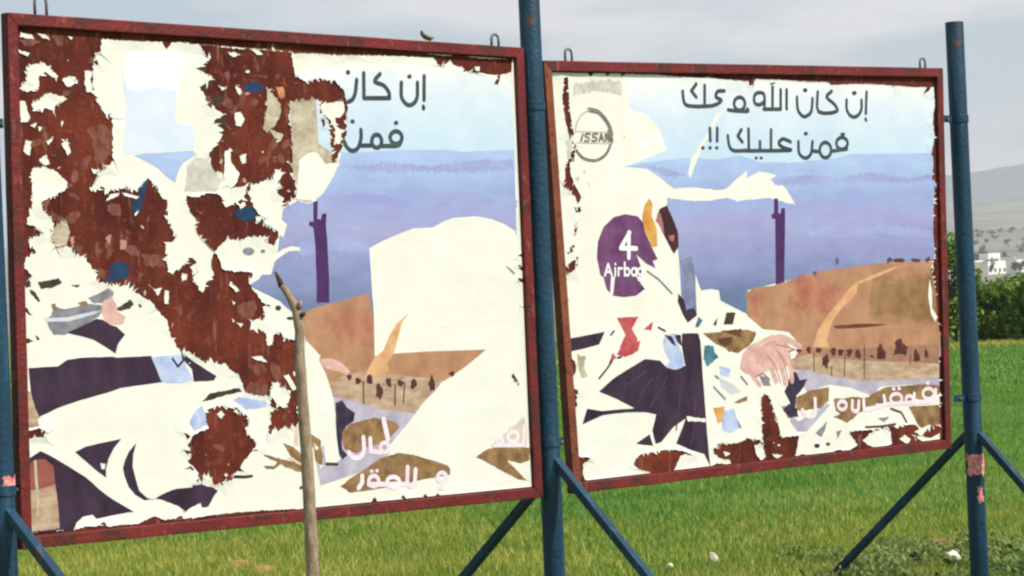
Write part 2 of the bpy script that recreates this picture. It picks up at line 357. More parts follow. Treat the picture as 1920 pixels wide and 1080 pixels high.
grime 1.2 1125,1752 1170,1764 1154,1740
grime 1.2 1069,1657 1107,1686 1090,1645
rust 1 2417,2120 2448,2082 2482,2077 2527,2110 2551,2085 2602,2074 2609,2055 2678,2053 2739,2051 2791,2046 2836,2047 2806,2001 2832,1995 2853,2047 2925,2062 2934,2128 2744,2122 2571,2137
paper 0.6 2473,2070 2518,2103 2530,2101 2489,2058
paper 0.6 2680,2082 2715,2083 2714,2060 2688,2063
rust 0.8 2905,1163 2942,1175 2941,1156
rust 0.8 2894,1124 2929,1117 2954,1084 2910,1098
rust 0.8 2899,1053 2961,1051 2960,1031 2889,1040
rust 0.8 2890,1053 2943,1051 2942,1032 2898,1036
rust 0.8 2834,581 2852,593 2885,539 2875,530 2842,561
rust 0.8 2908,919 2961,911 2934,908
rust 0.8 842,2146 900,2148 862,2111
rust 0.8 610,60 688,83 744,60 728,39 616,48
rust 0.8 404,73 425,82 444,61
rust 0.8 1921,57 1939,62 1955,33
rust 0.8 2092,50 2111,62 2128,33
rust 0.8 2230,46 2249,55 2266,29
rust 0.8 2304,36 2323,52 2364,30
rust 0.8 56,493 124,500 162,475 148,459 54,458
rust 0.8 1914,40 1932,64 1945,19
devicegrey 0.5 2832,1119 2891,1082 2882,1071 2840,1106
ink -21.45 2357,2029 2350,1915
ink -21.45 2344,1884 2345,1874
ink -21.45 2213,1995 2211,1973 2209,1951 2209,1932 2213,1918 2220,1909 2228,1901 2236,1894 2246,1890 2256,1888 2268,1890 2280,1895 2290,1902 2298,1910 2304,1920 2309,1934 2311,1952 2312,1974 2313,1997
ink -21.45 2084,2032 2069,2020 2054,2007 2049,1996 2060,1990 2081,1986 2101,1980 2114,1971 2124,1960 2132,1949 2135,1940 2135,1930 2135,1921
ink -21.45 2136,1920 1979,1917
ink -21.45 1979,1917 1984,2034
ink -21.45 1940,2001 1936,1982 1933,1963 1929,1945 1924,1931 1918,1920 1911,1911 1902,1905 1892,1901 1882,1898
ink 0.4 2279,2024 2276,2019 2271,2015 2264,2013 2257,2015 2252,2018 2250,2024 2252,2029 2258,2033 2265,2035 2272,2034 2277,2030
ink 0.4 1903,2035 1901,2029 1896,2025 1889,2023 1882,2025 1878,2029 1876,2035 1878,2040 1884,2045 1890,2046 1897,2045 1902,2041
ink 0.4 2183,1804 2180,1799 2175,1795 2168,1793 2161,1794 2156,1798 2155,1804 2157,1809 2162,1813 2169,1815 2176,1814 2181,1810
ink 0.4 1917,1807 1915,1802 1910,1798 1903,1796 1896,1798 1892,1801 1890,1807 1892,1812 1898,1816 1904,1818 1911,1816 1916,1813
ink -21.45 2202,1735 2196,1720 2182,1709 2163,1705 2144,1709 2132,1720 2127,1735 2133,1750 2148,1761 2166,1765 2185,1761 2198,1750 2202,1735
ink -21.45 1918,1765 1918,1765 1918,1765 1918,1765 1918,1765 1918,1765 1918,1765 1918,1765 1918,1765 1918,1765 1918,1765 1918,1765 1918,1765
ink -21.45 2076,1717 2071,1701 2059,1690 2043,1686 2028,1690 2017,1701 2014,1717 2019,1732 2031,1744 2047,1748 2062,1744 2072,1733 2076,1717
ink -21.45 2199,1724 2193,1715 2188,1705 2176,1698 2156,1695 2131,1695 2109,1695 2093,1695 2081,1695 2068,1695
ink -21.45 2011,1697 1963,1696 1942,1696
ink -21.45 1847,1715 1853,1705 1858,1694 1866,1685 1875,1678 1885,1673 1897,1671 1908,1673 1919,1677 1930,1685 1938,1697 1945,1713 1950,1729 1952,1742 1952,1755 1952,1769
pinkletter -23.375 1884,345 1885,322 1885,300 1883,281 1878,269 1870,261 1859,255 1848,253 1834,253 1821,256 1810,263 1801,272 1791,282
pinkletter -23.375 1925,337 1925,278 1983,269
pinkletter -23.375 2145,188 2142,159 2139,129 2140,108 2151,99 2167,98 2180,105 2186,122 2190,148 2194,174
pinkletter -23.375 1867,169 1865,137 1842,114
pinkletter -23.375 1903,126 2130,109
pinkletter -27.5 2011,421 2032,328
pinkletter -20.625 2036,288 2032,277 2022,269 2009,267 1996,271 1987,280 1984,291 1988,302 1998,310 2011,312 2024,308 2033,299 2036,288
pinkletter -20.625 1965,136 1960,124 1949,116 1933,114 1918,119 1908,128 1904,141 1909,153 1921,161 1936,163 1951,159 1962,149 1965,136
pinkletter -20.625 2092,122 2086,110 2071,102 2051,100 2032,105 2018,115 2014,128 2019,140 2034,148 2054,150 2073,145 2087,135 2092,122
pinkletter -20.625 2385,122 2381,111 2370,104 2355,102 2341,106 2331,115 2328,126 2333,137 2344,145 2358,147 2372,143 2382,134 2385,122
pinkletter -20.625 2861,284 2856,272 2843,263 2825,261 2808,265 2796,275 2792,288 2798,301 2811,309 2828,311 2845,307 2857,297 2861,284
pinkletter -20.625 2757,269 2754,262 2747,257 2737,256 2727,259 2720,264 2718,272 2721,279 2729,283 2738,285 2748,282 2755,276 2757,269
pinkletter 0.4 1936,184 1934,180 1930,177 1924,177 1918,178 1915,182 1913,186 1915,190 1919,193 1925,194 1931,192 1935,189
pinkletter 0.4 1968,185 1966,180 1962,177 1956,177 1951,178 1947,182 1946,186 1947,190 1952,193 1957,194 1963,192 1967,189
pinkletter 0.4 2369,70 2366,65 2358,62 2348,62 2338,64 2331,68 2328,73 2331,78 2339,81 2349,82 2359,80 2366,75
pinkletter 0.4 2829,331 2828,326 2823,323 2817,323 2811,324 2806,328 2805,332 2807,337 2812,340 2818,341 2824,339 2828,335
pinkletter -19.25 2697,252 2893,242 2904,332
pinkletter -19.25 2378,120 2370,90 2335,78
cloth 0 639,1118 639,1118 639,1118
rust 1 899,415 864,435 883,399
rust 1 892,352 853,360 883,329
rust 1 899,287 862,272 912,262
rust 1 939,234 909,210 968,223
rust 1 1161,259 1189,236 1145,245
rust 1 1247,333 1291,318 1239,325
"""
RIGHT_SHEETS = """
creamfaint 1 496,2080 539,2081 614,1916 750,1827 808,1713 640,1644 488,1628 476,1779
skyprint 0.5 507,2088 933,2090 1433,2078 1789,2078 2537,2078 3065,2080 3034,1665 1403,1637 947,1629 477,1621 797,1705 749,1811 656,1886 528,1915
mountain 0.4 498,1621 640,1644 927,1667 1174,1660 1337,1684 1521,1645 1795,1646 2128,1671 2255,1692 3037,1703 3021,1480 2992,1088 2466,1084 2262,1076 1838,1034 1358,968 1464,807 1345,765 1345,765 994,825 852,868 848,1136 827,1327 778,1420 782,1488 971,1490 860,1491 733,1568 638,1613
paper 0.4 1249,1926 1179,1901 1104,1799 1031,1722 971,1660 944,1590 959,1560 991,1613 1053,1706 1139,1815
paper 1.2 762,1504 951,1517 1164,1501 1245,1512 1317,1559 1401,1606 1398,1563 1494,1598 1635,1578 1586,1558 1667,1526 1713,1494 1774,1419 1661,1436 1567,1456 1391,1446 1320,1438 1230,1459 1115,1444 946,1445 770,1462
mountainshade 5 1574,1550 1876,1582 2145,1557 2450,1585 2708,1560 3029,1589 3026,1547 2706,1531 2371,1540 1995,1529 1691,1518
mountainshade 5 1734,1276 2004,1312 2226,1277 2482,1314 2951,1258 2948,1224 2478,1256 2148,1237 1877,1250
mountainshade 5 639,1628 791,1613 921,1583 788,1568 702,1598
tower 0 1603,1452 1636,1452 1633,1372 1651,1372 1658,1400 1688,1400 1683,1316 1654,991 1585,993 1604,1341 1577,1345 1576,1369 1597,1373
hill 0.6 1358,960 1429,982 1559,986 1838,1034 2036,1061 2262,1076 2505,1087 2595,1089 2951,1083 2943,972 2967,752 2956,601 2949,505 2174,550 1856,597 1723,595 1685,573 1775,648 1673,736 1461,760 1349,827
hillred2 6 1679,1006 1938,1063 2177,944 2067,801 1921,823 1680,839
hillred2 6 1357,944 1475,964 1455,839 1350,843
hillred 5 1751,1004 1936,1039 2102,946 2020,835 1922,847 1741,861
hillred 5 1356,937 1450,949 1421,864 1351,858
olive2 6 2383,1003 2589,994 2948,1030 2952,727 2702,749 2342,783
olive 5 2445,977 2587,965 2946,1005 2954,753 2703,770 2408,805
trail 0.6 2910,1067 2698,1066 2567,1048 2461,1018 2261,974 2251,925 2133,856 2055,802 2014,747 1978,676 2006,638 1908,643 1811,647 1860,644 1915,742 1994,812 2072,866 2177,944 2256,990 2436,1031 2594,1064
hillshade 0.5 2039,754 2290,757 2506,744 2313,735 2063,737
hillshade 0.4 2574,1102 2570,1092 2550,1093 2540,1088 2521,1084 2522,1097 2515,1103 2526,1108 2532,1112 2543,1122 2555,1115 2567,1110
hillshade 0.4 2684,1097 2672,1090 2652,1084 2628,1089 2606,1087 2579,1091 2578,1100 2584,1108 2609,1110 2629,1109 2654,1111 2667,1105
hillshade 0.4 2822,1093 2812,1086 2787,1085 2772,1081 2760,1087 2737,1088 2740,1095 2729,1104 2753,1107 2773,1105 2789,1104 2809,1101
hillshade 0.4 2920,1094 2899,1089 2893,1086 2884,1075 2875,1084 2860,1087 2856,1096 2867,1102 2878,1104 2887,1115 2901,1110 2901,1100
haze_dark 0.4 2113,1105 2110,1094 2103,1087 2094,1084 2086,1087 2080,1095 2079,1105 2082,1116 2089,1123 2097,1126 2106,1123 2112,1115
haze_dark 0.4 1924,1044 1921,1038 1914,1033 1905,1032 1896,1034 1889,1039 1887,1045 1890,1051 1897,1055 1906,1056 1916,1054 1922,1050
field 0.8 1625,568 1687,589 1833,610 2002,579 2250,556 2949,507 2943,426 2678,419 2267,436 1922,494 1706,529
hill2 0.8 1858,621 2055,625 2433,620 2957,614 2949,505 2250,555 2002,579
maroon 0.4 1840,631 1843,622 1837,611 1824,613 1817,620 1811,625 1806,633 1812,640 1815,650 1826,649 1838,649 1849,643
maroon 0.4 1939,626 1924,620 1920,611 1906,616 1894,613 1887,621 1885,628 1891,634 1897,641 1908,644 1916,636 1931,635
maroon 0.4 1996,564 1980,550 1977,524 1960,529 1950,542 1932,544 1937,567 1936,588 1954,590 1965,600 1982,604 1988,584
maroon 0.4 2048,613 2049,604 2044,593 2029,590 2015,595 2014,607 1998,615 2011,623 2016,635 2032,635 2048,634 2058,624
maroon 0.4 2118,608 2108,602 2104,592 2091,588 2075,590 2069,601 2071,610 2070,619 2080,626 2093,623 2106,623 2120,619
maroon 0.4 2186,601 2180,593 2173,587 2162,575 2149,582 2141,592 2146,603 2137,618 2154,620 2165,619 2179,622 2193,615
maroon 0.4 2258,591 2246,584 2242,574 2232,572 2225,578 2219,584 2210,593 2215,605 2224,613 2236,617 2247,614 2253,603
maroon 2 2390,557 2406,597 2401,622 2435,649 2452,615 2476,594 2467,553
maroon 2 2539,570 2561,615 2550,640 2604,667 2628,637 2672,610 2649,561 2598,576
maroon 2 2710,533 2722,574 2744,603 2767,564 2767,527
maroon 2 2806,546 2815,579 2833,599 2850,569 2852,544
maroon 2 1726,635 1751,650 1773,625 1748,614
maroon 2 2201,577 2234,596 2265,583 2251,563
maroon 2 2327,568 2354,587 2371,562
maroon -8.25 1869,609 1863,513
maroon -8.25 2294,635 2281,455
maroon -8.25 2011,534 2007,477
maroon -8.25 2127,593 2113,480
maroon -8.25 2688,568 2685,518
road 0 1695,533 1803,524 1923,496 2267,438 2943,426 2939,371 2676,402 2417,403 2337,358 2164,411 1992,438 1795,408 1773,441
road 0 1654,289 1723,253 1960,335 1984,325 1780,194 1708,198 1652,257
drygrass 1 1708,381 1819,415 1979,422 1974,350 1910,314 1703,310
drygrass 1 2325,363 2455,397 2795,396 2940,380 2937,338 2801,303 2604,306 2411,309 2284,316
drygrass 1 2005,260 2155,283 2231,279 2178,241 2114,221
drygrass 1 2654,279 2932,271 2937,161 2788,129 2726,174
drygrass 1 1586,341 1658,344 1690,287 1641,274
darkcloth 1.2 1682,526 1718,516 1739,475 1812,479 1772,433 1709,389 1699,334 1719,277 1653,277 1597,324 1658,352 1615,418 1641,448
skin 0.4 1303,639 1359,676 1445,700 1536,725 1620,710 1677,656 1681,593 1626,539 1498,539 1403,516 1312,531 1272,562
skin -33 1508,692 1540,700 1572,708 1603,711 1632,706 1660,696 1687,685 1712,674 1735,664 1759,653
skin -33 1592,666 1611,651 1631,636 1648,618 1660,596 1668,573 1674,548 1678,523 1679,499 1681,473
skin -33 1530,634 1549,619 1569,604 1586,586 1597,564 1605,540 1611,517 1617,498 1621,482 1625,464
skin -33 1460,603 1479,588 1499,572 1516,555 1526,539 1532,523 1538,509 1544,498 1548,489 1553,480
skin -27.5 1339,553 1385,500 1425,464
skindark -6.6 1560,647 1579,631 1597,615 1612,596 1623,575 1631,552 1638,529 1643,509 1647,489 1651,469
skindark -6.6 1494,613 1512,598 1530,583 1546,565 1558,544 1568,521 1576,501 1581,488 1584,477 1586,466
skindark -6.6 1570,670 1655,657 1719,637
skindark -9.625 1394,510 1454,524 1503,488
skindark -9.625 1710,641 1666,628
skinlight -8.25 1443,672 1508,698 1586,706
skinlight -8.25 1616,642 1662,571 1671,514
devicegrey 0.6 1421,515 1490,500 1511,455 1452,458
cloth 0.4 226,494 334,555 454,601 564,641 672,629 724,588 789,577 857,605 840,690 845,761 967,756 981,714 986,522 995,329 1011,62 971,130 861,161 764,198 813,271 844,322 748,283 655,213 614,206 594,277 627,355 536,373 408,379 239,374 99,338 120,381 137,413 240,396 473,396 349,450
clothlight -8.25 496,419 543,484 612,541
clothlight -8.25 591,398 662,477 721,543
clothlight -8.25 395,514 482,540 571,580
clothlight -8.25 768,266 798,379 816,492
clothlight -8.25 874,183 901,258 922,410
darkcloth -11 528,417 587,489 667,553
darkcloth -11 623,381 694,476 742,526
darkcloth -11 840,353 894,488 926,640
darkcloth -11 436,490 502,509 547,544
cloth 0.3 472,217 572,258 595,198 536,206
cloth 0.3 37,702 41,768 286,792 241,730
paleblue 0.8 724,758 801,763 799,737 838,659 859,593 789,576 713,595 748,625 708,680 700,726
cloth 0.6 713,759 767,749 797,694 765,711
cloth 0.6 790,756 834,754 841,693 809,717
paper 1 850,333 916,322 994,313 993,294 904,303 859,302
cloth 0.6 831,968 868,936 886,882 943,888 968,849 893,813 852,868 823,930
bluegrey 0.6 853,1136 938,1157 967,1056 957,903 886,878 870,936 893,982 876,1059
paper 0.6 882,810 962,849 965,1064 1005,978 1084,984 1140,974 1150,920 1350,843 1349,835 1478,753 1401,743 1344,761 957,768 735,769
drygrass 1.2 1001,755 1183,755 1344,761 1413,742 1374,690 1338,668 1267,640 1198,649 1099,694
hillshade 1 1100,721 1226,727 1212,689 1166,675
hillshade 1 1137,761 1298,766 1295,720
teal 1 1008,690 1076,687 1087,648 1111,624 1023,580 998,621
teal 1 947,788 973,841 1006,824 969,787
darkmark 0.4 1083,798 1119,835 1105,789
darkmark 0.4 1162,795 1189,856 1260,854 1233,792
devicegrey -13.75 1082,528 1104,516
devicegrey -13.75 1067,471 1148,405
devicegrey -13.75 1281,514 1325,473
devicegrey -13.75 1210,316 1258,250
devicelight 1 1099,524 1199,487 1276,437 1195,424 1129,468
drygrass 0.6 1215,385 1321,412 1319,386 1249,376
orangeprint 0.8 1054,364 1145,366 1117,286 1083,285
paleblue 1 1132,344 1213,350 1246,251 1181,224 1114,244
paleblue 1 1114,585 1204,557 1190,519 1122,530
darkmaroon 0.6 698,1367 722,1405 778,1423 808,1366 847,1289 850,1212 811,1171 766,1237 726,1298
skindark 0.6 686,1344 721,1390 740,1336 747,1275 716,1314
skindark 0.6 779,1267 823,1270 816,1236 788,1240
orangeprint 0.5 649,1459 671,1428 657,1368 694,1306 690,1215 655,1207 595,1293 590,1368 615,1429
emblem 0.3 467,1381 557,1369 593,1338 606,1285 654,1201 689,1147 651,1140 670,1102 606,1126 534,1177 581,1074 527,1060 585,998 520,966 435,961 350,971 311,1006 293,1066 273,1074 252,1164 265,1246 310,1319 386,1367
paper 0.4 346,1069 376,1068 352,964 332,972
whiteletter -24.75 493,1287 424,1209 536,1205
whiteletter -24.75 488,1287 479,1159
whiteletter -12.375 302,1073 329,1132 352,1072
whiteletter -12.375 314,1092 345,1091
whiteletter -12.375 378,1110 376,1072
whiteletter -12.375 380,1131 381,1128
whiteletter -12.375 399,1071 402,1108 429,1106
whiteletter -12.375 448,1136 444,1070
whiteletter -12.375 529,1105 527,1066
whiteletter -12.375 574,1103 571,1045 543,1045
whiteletter -12.375 480,1088 477,1078 470,1072 461,1069 453,1072 447,1079 445,1089 448,1098 455,1105 464,1107 472,1104 478,1097 480,1088
whiteletter -12.375 528,1086 525,1077 519,1070 510,1068 501,1071 496,1078 494,1087 497,1097 504,1103 512,1106 521,1103 527,1096 528,1086
whiteletter -12.375 573,1087 571,1078 564,1072 555,1070 547,1073 541,1079 539,1088 542,1096 549,1102 557,1105 566,1102 572,1096 573,1087
devicegrey -11 609,1087 688,1045 782,970
redprint 0.8 375,858 530,858 478,798 517,744 493,704 387,708 433,770
redprint 0.8 363,673 410,738 538,733 519,688 426,659
redprint 0.8 362,658 330,645 296,616 332,682
redprint 0.8 563,791 636,830 619,785
maroon -11 330,645 285,602 230,560
maroon -11 367,656 394,660
maroon -11 327,774 350,792
maroon -11 672,798 720,778
badge -24.75 242,1907 267,1904 291,1901 315,1893 336,1878 357,1858 374,1838 385,1820 391,1803 397,1785
badge -33 377,1793 392,1752
badge -16.5 395,1748 382,1727 369,1706 354,1688 337,1675 318,1665 300,1658 282,1653 265,1651 247,1652 227,1654 205,1658 185,1665 169,1675 155,1688 141,1702
badgepale -11 242,1907 189,1880 155,1842 136,1790
badgepale -6.875 144,1740 389,1739
badgepale -6.875 152,1797 371,1794
badge -12.1 178,1750 193,1784
badge -12.1 203,1750 210,1749 217,1748 224,1748 229,1751 234,1754 237,1758 236,1761 233,1765 229,1768 224,1768 218,1768 213,1769 210,1771 209,1775 209,1778 211,1781 215,1783 220,1785 227,1786 235,1786 243,1785
badge -12.1 255,1751 262,1750 270,1748 276,1749 282,1751 287,1755 289,1758 289,1762 286,1765 281,1768 276,1769 270,1769 265,1769 262,1772 261,1775 261,1778 263,1781 267,1784 272,1786 279,1786 287,1786 295,1786
badge -12.1 305,1749 322,1786 337,1749
badge -12.1 313,1762 331,1762
badge -12.1 352,1749 352,1764 352,1778 354,1785 360,1776 368,1759 375,1749 377,1756 377,1770 377,1785
greyfaint 3 147,2038 283,2056 473,2057 479,1982 279,2000 133,1979
greyfaint 1 181,1598 197,1602 201,1583
greyfaint 1 128,1569 159,1572 147,1546 121,1554
greyfaint 1 476,1779 498,1775 486,1760
greyfaint 1 214,1539 229,1539 222,1509
rust 1 76,2063 105,2067 105,1997 111,1879 129,1783 98,1759 77,1834 58,1959
greyfaint 1.5 67,1753 128,1746 138,1702 104,1650 72,1665 80,1716
rust 1.2 113,1746 143,1731 122,1643 91,1642 92,1583 144,1495 163,1469 134,1433 111,1477 42,1514 34,1544 50,1554 54,1628 92,1665
rust 1.2 108,1418 160,1421 147,1392 116,1392
rust 1.2 43,1198 107,1242 96,1197 52,1182
rust 1.2 18,1125 115,1176 112,1123 24,1062
rust 1.2 8,978 39,977 32,952
rust 1.2 102,1330 124,1344 114,1278 96,1271
rust 1.5 20,674 70,657 84,627 44,570 13,564
rust 1.5 17,542 81,509 68,429 23,402
rust 1.5 19,255 56,238 53,194 20,193
rust 1.5 15,182 142,167 89,140 86,89 106,58 21,46
oldpaper 1.5 82,686 143,675 130,624 149,572 106,570 89,626
oldpaper 1.5 -22,1628 18,1613 9,1561 -16,1565
rust 1.2 439,115 467,143 522,165 674,170 806,158 898,126 826,139 787,131 745,70 722,55 580,58 549,69 475,90
rust 1.6 1033,137 1076,177 1133,181 1166,169 1247,173 1306,193 1306,189 1421,171 1422,397 1450,419 1495,399 1546,280 1577,175 1712,176 1674,57 1672,26 1294,22 1294,14 1019,3 1035,72 1170,62 1161,86 1093,98
paper 1 1355,150 1419,146 1441,82 1402,67 1369,95
paper 1 1492,94 1580,81 1532,66
paper 1 1118,135 1168,118 1128,105
paper 1 1103,82 1166,79 1136,61
rust 1.6 2123,172 2273,170 2478,178 2699,176 2789,137 2938,170 2941,27 2390,23 2013,25 1683,17 1674,57 1735,77 1818,47 1978,60 2016,77 2192,94
paper 1 2238,115 2310,151 2426,168 2483,148 2491,82 2393,60 2280,88
paper 1 2557,102 2604,124 2657,96 2626,63
paper 1 2663,120 2734,107 2825,89 2923,112 2921,77 2758,77
paper 1 2696,135 2831,168 2844,159 2747,106
paper 1 1821,87 1968,97 1985,72 1837,55
paper 1 2022,162 2123,172 2198,93 2090,59 2017,90
devicegrey 0.8 1852,181 1928,224 1954,239 1932,192 1899,158
devicegrey 0.8 2379,229 2482,231 2435,205
devicegrey 0.8 2024,178 2073,183 2033,137
darkmark 0.4 1884,111 1880,105 1871,101 1860,100 1848,103 1840,108 1837,114 1841,120 1850,123 1861,124 1873,122 1881,117
darkmark 0.4 1970,114 1967,110 1960,107 1951,106 1942,108 1935,112 1933,117 1936,121 1943,124 1952,125 1961,123 1968,119
hillshade -13.75 2498,275 2587,249 2629,193
hillshade -13.75 2274,186 2402,182 2531,187
rust 1 -32,2119 1438,2149 3073,2190 3064,2076 2984,2077 2962,2053 2907,2035 2944,2076 2837,2071 2511,2081 2409,2083 2119,2069 2083,2084 1790,2086 1551,2088 1492,2089 1478,2046 1443,2055 1433,2082 1433,2074 1271,2081 1135,2091 999,2085 822,2090 669,2093 497,2092 369,2095 285,2090 263,2070 244,2092 119,2092 -34,2090
rust 1.6 3008,2075 3092,2076 3075,1479 2952,1547 2971,1631 2956,1699 2993,1800 2983,1884 3009,1969
rust 1.2 2967,1510 3025,1544 3008,751 2961,668 2941,753 2940,921 2908,1040 2949,1140 2940,1258
paper 0.4 2891,990 2909,922 2905,822 2949,770 2929,743 2890,788 2873,890
rust 0.8 2939,548 3006,545 2969,41 2916,53 2929,296
ink -20.9 2412,2038 2397,1918
ink -20.9 2393,1887 2397,1881
ink -20.9 2238,1990 2236,1973 2234,1956 2235,1941 2240,1928 2248,1917 2257,1908 2269,1902 2281,1898 2294,1897 2308,1898 2321,1903 2333,1909 2344,1918 2354,1929 2361,1943 2364,1958 2364,1974 2365,1992
ink -20.9 2116,2036 2097,2025 2078,2015 2071,2003 2086,1990 2114,1977 2136,1963 2150,1949 2159,1935 2148,1925 2105,1917 2043,1914 1997,1922 1987,1950 1992,1989 1999,2030
ink -20.9 1826,1998 1825,1976 1825,1954 1827,1934 1834,1921 1842,1912 1852,1904 1861,1898 1870,1894 1883,1893 1900,1898 1920,1906 1936,1920 1944,1941 1949,1966 1953,1993
ink -20.9 1744,2037 1737,1933
ink -20.9 1696,2036 1689,1931 1552,1929
ink -20.9 1632,2051 1623,1931
ink -20.9 1558,1929 1561,1958 1564,1988 1560,2010 1543,2017 1519,2017 1499,2012 1488,2005 1482,1995 1480,1984 1479,1974 1483,1964 1489,1957 1501,1953 1516,1952 1530,1954 1540,1958 1549,1964 1557,1970
ink -20.9 1272,1922 1285,1920 1298,1919 1318,1917 1352,1916 1392,1916 1422,1916 1430,1919 1427,1924 1423,1928
ink -20.9 1250,2021 1232,2020 1213,2020 1198,2017 1188,2008 1182,1997 1183,1987 1196,1981 1216,1976 1224,1970 1213,1961 1189,1950 1153,1941 1098,1937 1032,1935 978,1937 954,1941 944,1948 937,1959 933,1975 932,1994 931,2013
ink -20.9 1100,2047 1093,1940
ink -20.9 1036,2052 997,2016 1032,1984
ink -20.9 1407,1956 1400,1938 1384,1925 1361,1920 1340,1924 1325,1937 1320,1954 1327,1972 1344,1985 1366,1990 1388,1986 1403,1973 1407,1956
ink 0.4 2327,2030 2323,2023 2315,2019 2305,2017 2295,2018 2287,2023 2285,2029 2288,2035 2296,2040 2307,2042 2317,2040 2324,2036
ink 0.4 1914,2038 1911,2032 1904,2027 1894,2025 1885,2027 1879,2031 1877,2037 1880,2043 1887,2048 1896,2050 1905,2048 1912,2044
ink 0.4 2212,1800 2209,1795 2202,1791 2191,1789 2181,1791 2174,1795 2172,1800 2175,1806 2183,1810 2193,1811 2203,1810 2210,1806
ink 0.4 1903,1802 1900,1796 1893,1792 1884,1791 1875,1792 1869,1796 1867,1802 1870,1807 1877,1812 1886,1813 1895,1812 1901,1808
ink 0.4 1487,1668 1485,1664 1480,1661 1474,1659 1468,1661 1463,1664 1462,1668 1464,1672 1469,1676 1475,1677 1481,1676 1486,1673
ink 0.4 1527,1668 1525,1664 1520,1661 1514,1660 1507,1661 1503,1664 1501,1668 1504,1673 1508,1676 1515,1677 1521,1676 1526,1673
ink 0.4 1079,1720 1076,1715 1071,1711 1064,1710 1058,1711 1053,1715 1051,1720 1054,1725 1059,1728 1066,1730 1072,1728 1077,1725
ink 0.4 1133,1720 1131,1715 1126,1712 1119,1710 1112,1712 1107,1715 1106,1720 1108,1725 1113,1728 1120,1730 1127,1729 1131,1725
ink 0.4 1185,1721 1183,1716 1178,1712 1171,1711 1164,1712 1159,1716 1158,1720 1160,1725 1165,1729 1172,1730 1179,1729 1184,1725
ink -8.25 1615,2065 1651,2071
ink -20.9 2222,1720 2087,1707
ink -20.9 1821,1758 1820,1736 1819,1713 1823,1694 1836,1681 1854,1672 1872,1669 1889,1671 1906,1680 1920,1693 1928,1712 1932,1735 1937,1759
ink -20.9 1933,1708 1990,1704
ink -20.9 1757,1756 1736,1763 1715,1769 1696,1772 1680,1766 1666,1757 1661,1747 1668,1739 1682,1731 1699,1724 1728,1718 1758,1713 1746,1710 1649,1708 1511,1707 1408,1706 1387,1707 1403,1708 1408,1708 1379,1707 1338,1705 1304,1706 1286,1711 1276,1719 1269,1731 1264,1747 1262,1766 1261,1785
ink -20.9 1604,1820 1596,1711
ink -20.9 1511,1756 1508,1710
ink -20.9 1425,1822 1420,1710
ink -20.9 1369,1818 1338,1784 1371,1753
ink -20.9 1125,1823 1124,1757
ink -20.9 1182,1824 1176,1757
ink -20.9 2231,1751 2224,1735 2205,1723 2180,1718 2156,1723 2139,1734 2134,1751 2141,1767 2160,1779 2185,1784 2209,1779 2226,1768 2231,1751
ink -20.9 2089,1713 2081,1692 2062,1676 2038,1671 2014,1676 1998,1692 1993,1713 2000,1734 2019,1750 2044,1756 2067,1750 2084,1735 2089,1713
drygrass 1.5 2018,360 2161,360 2363,353 2371,295 2230,271 2079,263 2031,290
pinkletter -23.375 1861,366 1861,337 1860,307 1856,285 1844,275 1827,273 1811,273 1796,276 1781,281 1768,287 1761,295 1757,305 1753,314
pinkletter -23.375 2171,337 2168,320 2165,303 2167,290 2180,282 2197,278 2212,281 2219,294 2222,313 2225,333
pinkletter -23.375 2266,337 2267,284 2326,286
pinkletter -23.375 2441,351 2445,334 2448,317 2443,303 2423,296 2394,293 2363,290 2334,288 2303,286 2271,284
pinkletter -23.375 2443,303 2737,298
pinkletter -23.375 2708,348 2706,333 2704,317 2719,305 2766,299 2830,297 2881,302 2898,317 2899,339 2900,362
pinkletter -20.625 2598,326 2590,312 2570,303 2545,300 2519,306 2501,317 2496,331 2503,345 2523,354 2549,357 2574,352 2592,340 2598,326
pinkletter -20.625 2696,316 2691,306 2678,299 2662,297 2645,300 2634,309 2630,319 2635,330 2648,337 2665,338 2681,335 2692,326 2696,316
pinkletter -20.625 2884,338 2876,324 2857,314 2831,311 2806,317 2789,329 2783,344 2791,358 2810,368 2836,371 2860,366 2878,354 2884,338
pinkletter -20.625 2120,316 2114,305 2100,297 2082,295 2065,299 2052,308 2048,320 2054,331 2068,339 2086,341 2103,337 2116,328 2120,316
pinkletter 0.4 2546,382 2543,377 2537,374 2529,373 2521,375 2515,379 2513,384 2516,389 2522,392 2530,393 2538,392 2544,387
pinkletter 0.4 2593,383 2590,378 2584,374 2575,373 2567,375 2562,379 2560,384 2562,389 2569,393 2577,394 2585,392 2591,388
pinkletter 0.4 2850,401 2847,395 2841,391 2832,389 2824,391 2818,396 2816,402 2819,408 2825,412 2834,413 2842,411 2848,407
rust 1.2 6,47 104,58 197,46 547,53 722,53 1011,58 1079,62 1127,-67 8,-8
"""
# ------------------------------------------------------------------ materials
K = 0.78
M = {}
def flat(name, rgb, rgb2=None, k=K, **kw):
    kw.setdefault('scale', 9.0); kw.setdefault('rough', 0.62); kw.setdefault('spec', 0.25)
    c2 = rgb2 or tuple(min(255, c*1.10) for c in rgb)
    M[name] = material(name, lin(*rgb, k), lin(*c2, k), **kw)
flat('paper', (250, 248, 234), (255, 254, 244), scale=3.5, bump=0.45, bscale=7, k=0.745)
flat('oldpaper', (176, 160, 135), (222, 208, 182), scale=14, bump=0.3, bscale=40)
flat('creamfaint', (248, 245, 226)); flat('greyfaint', (196, 194, 182), (226, 224, 212), scale=20)
M['skyprint'] = material('skyprint', (0.93, 0.94, 0.96, 1), (1, 1, 1, 1), scale=3.2, rough=0.6, spec=0.25, bump=0.2, bscale=9,
    ramp=[(1.45, lin(214, 229, 250, K)), (1.72, lin(210, 232, 251, K)), (1.92, lin(230, 242, 254, K)), (2.06, lin(252, 252, 252, K))])
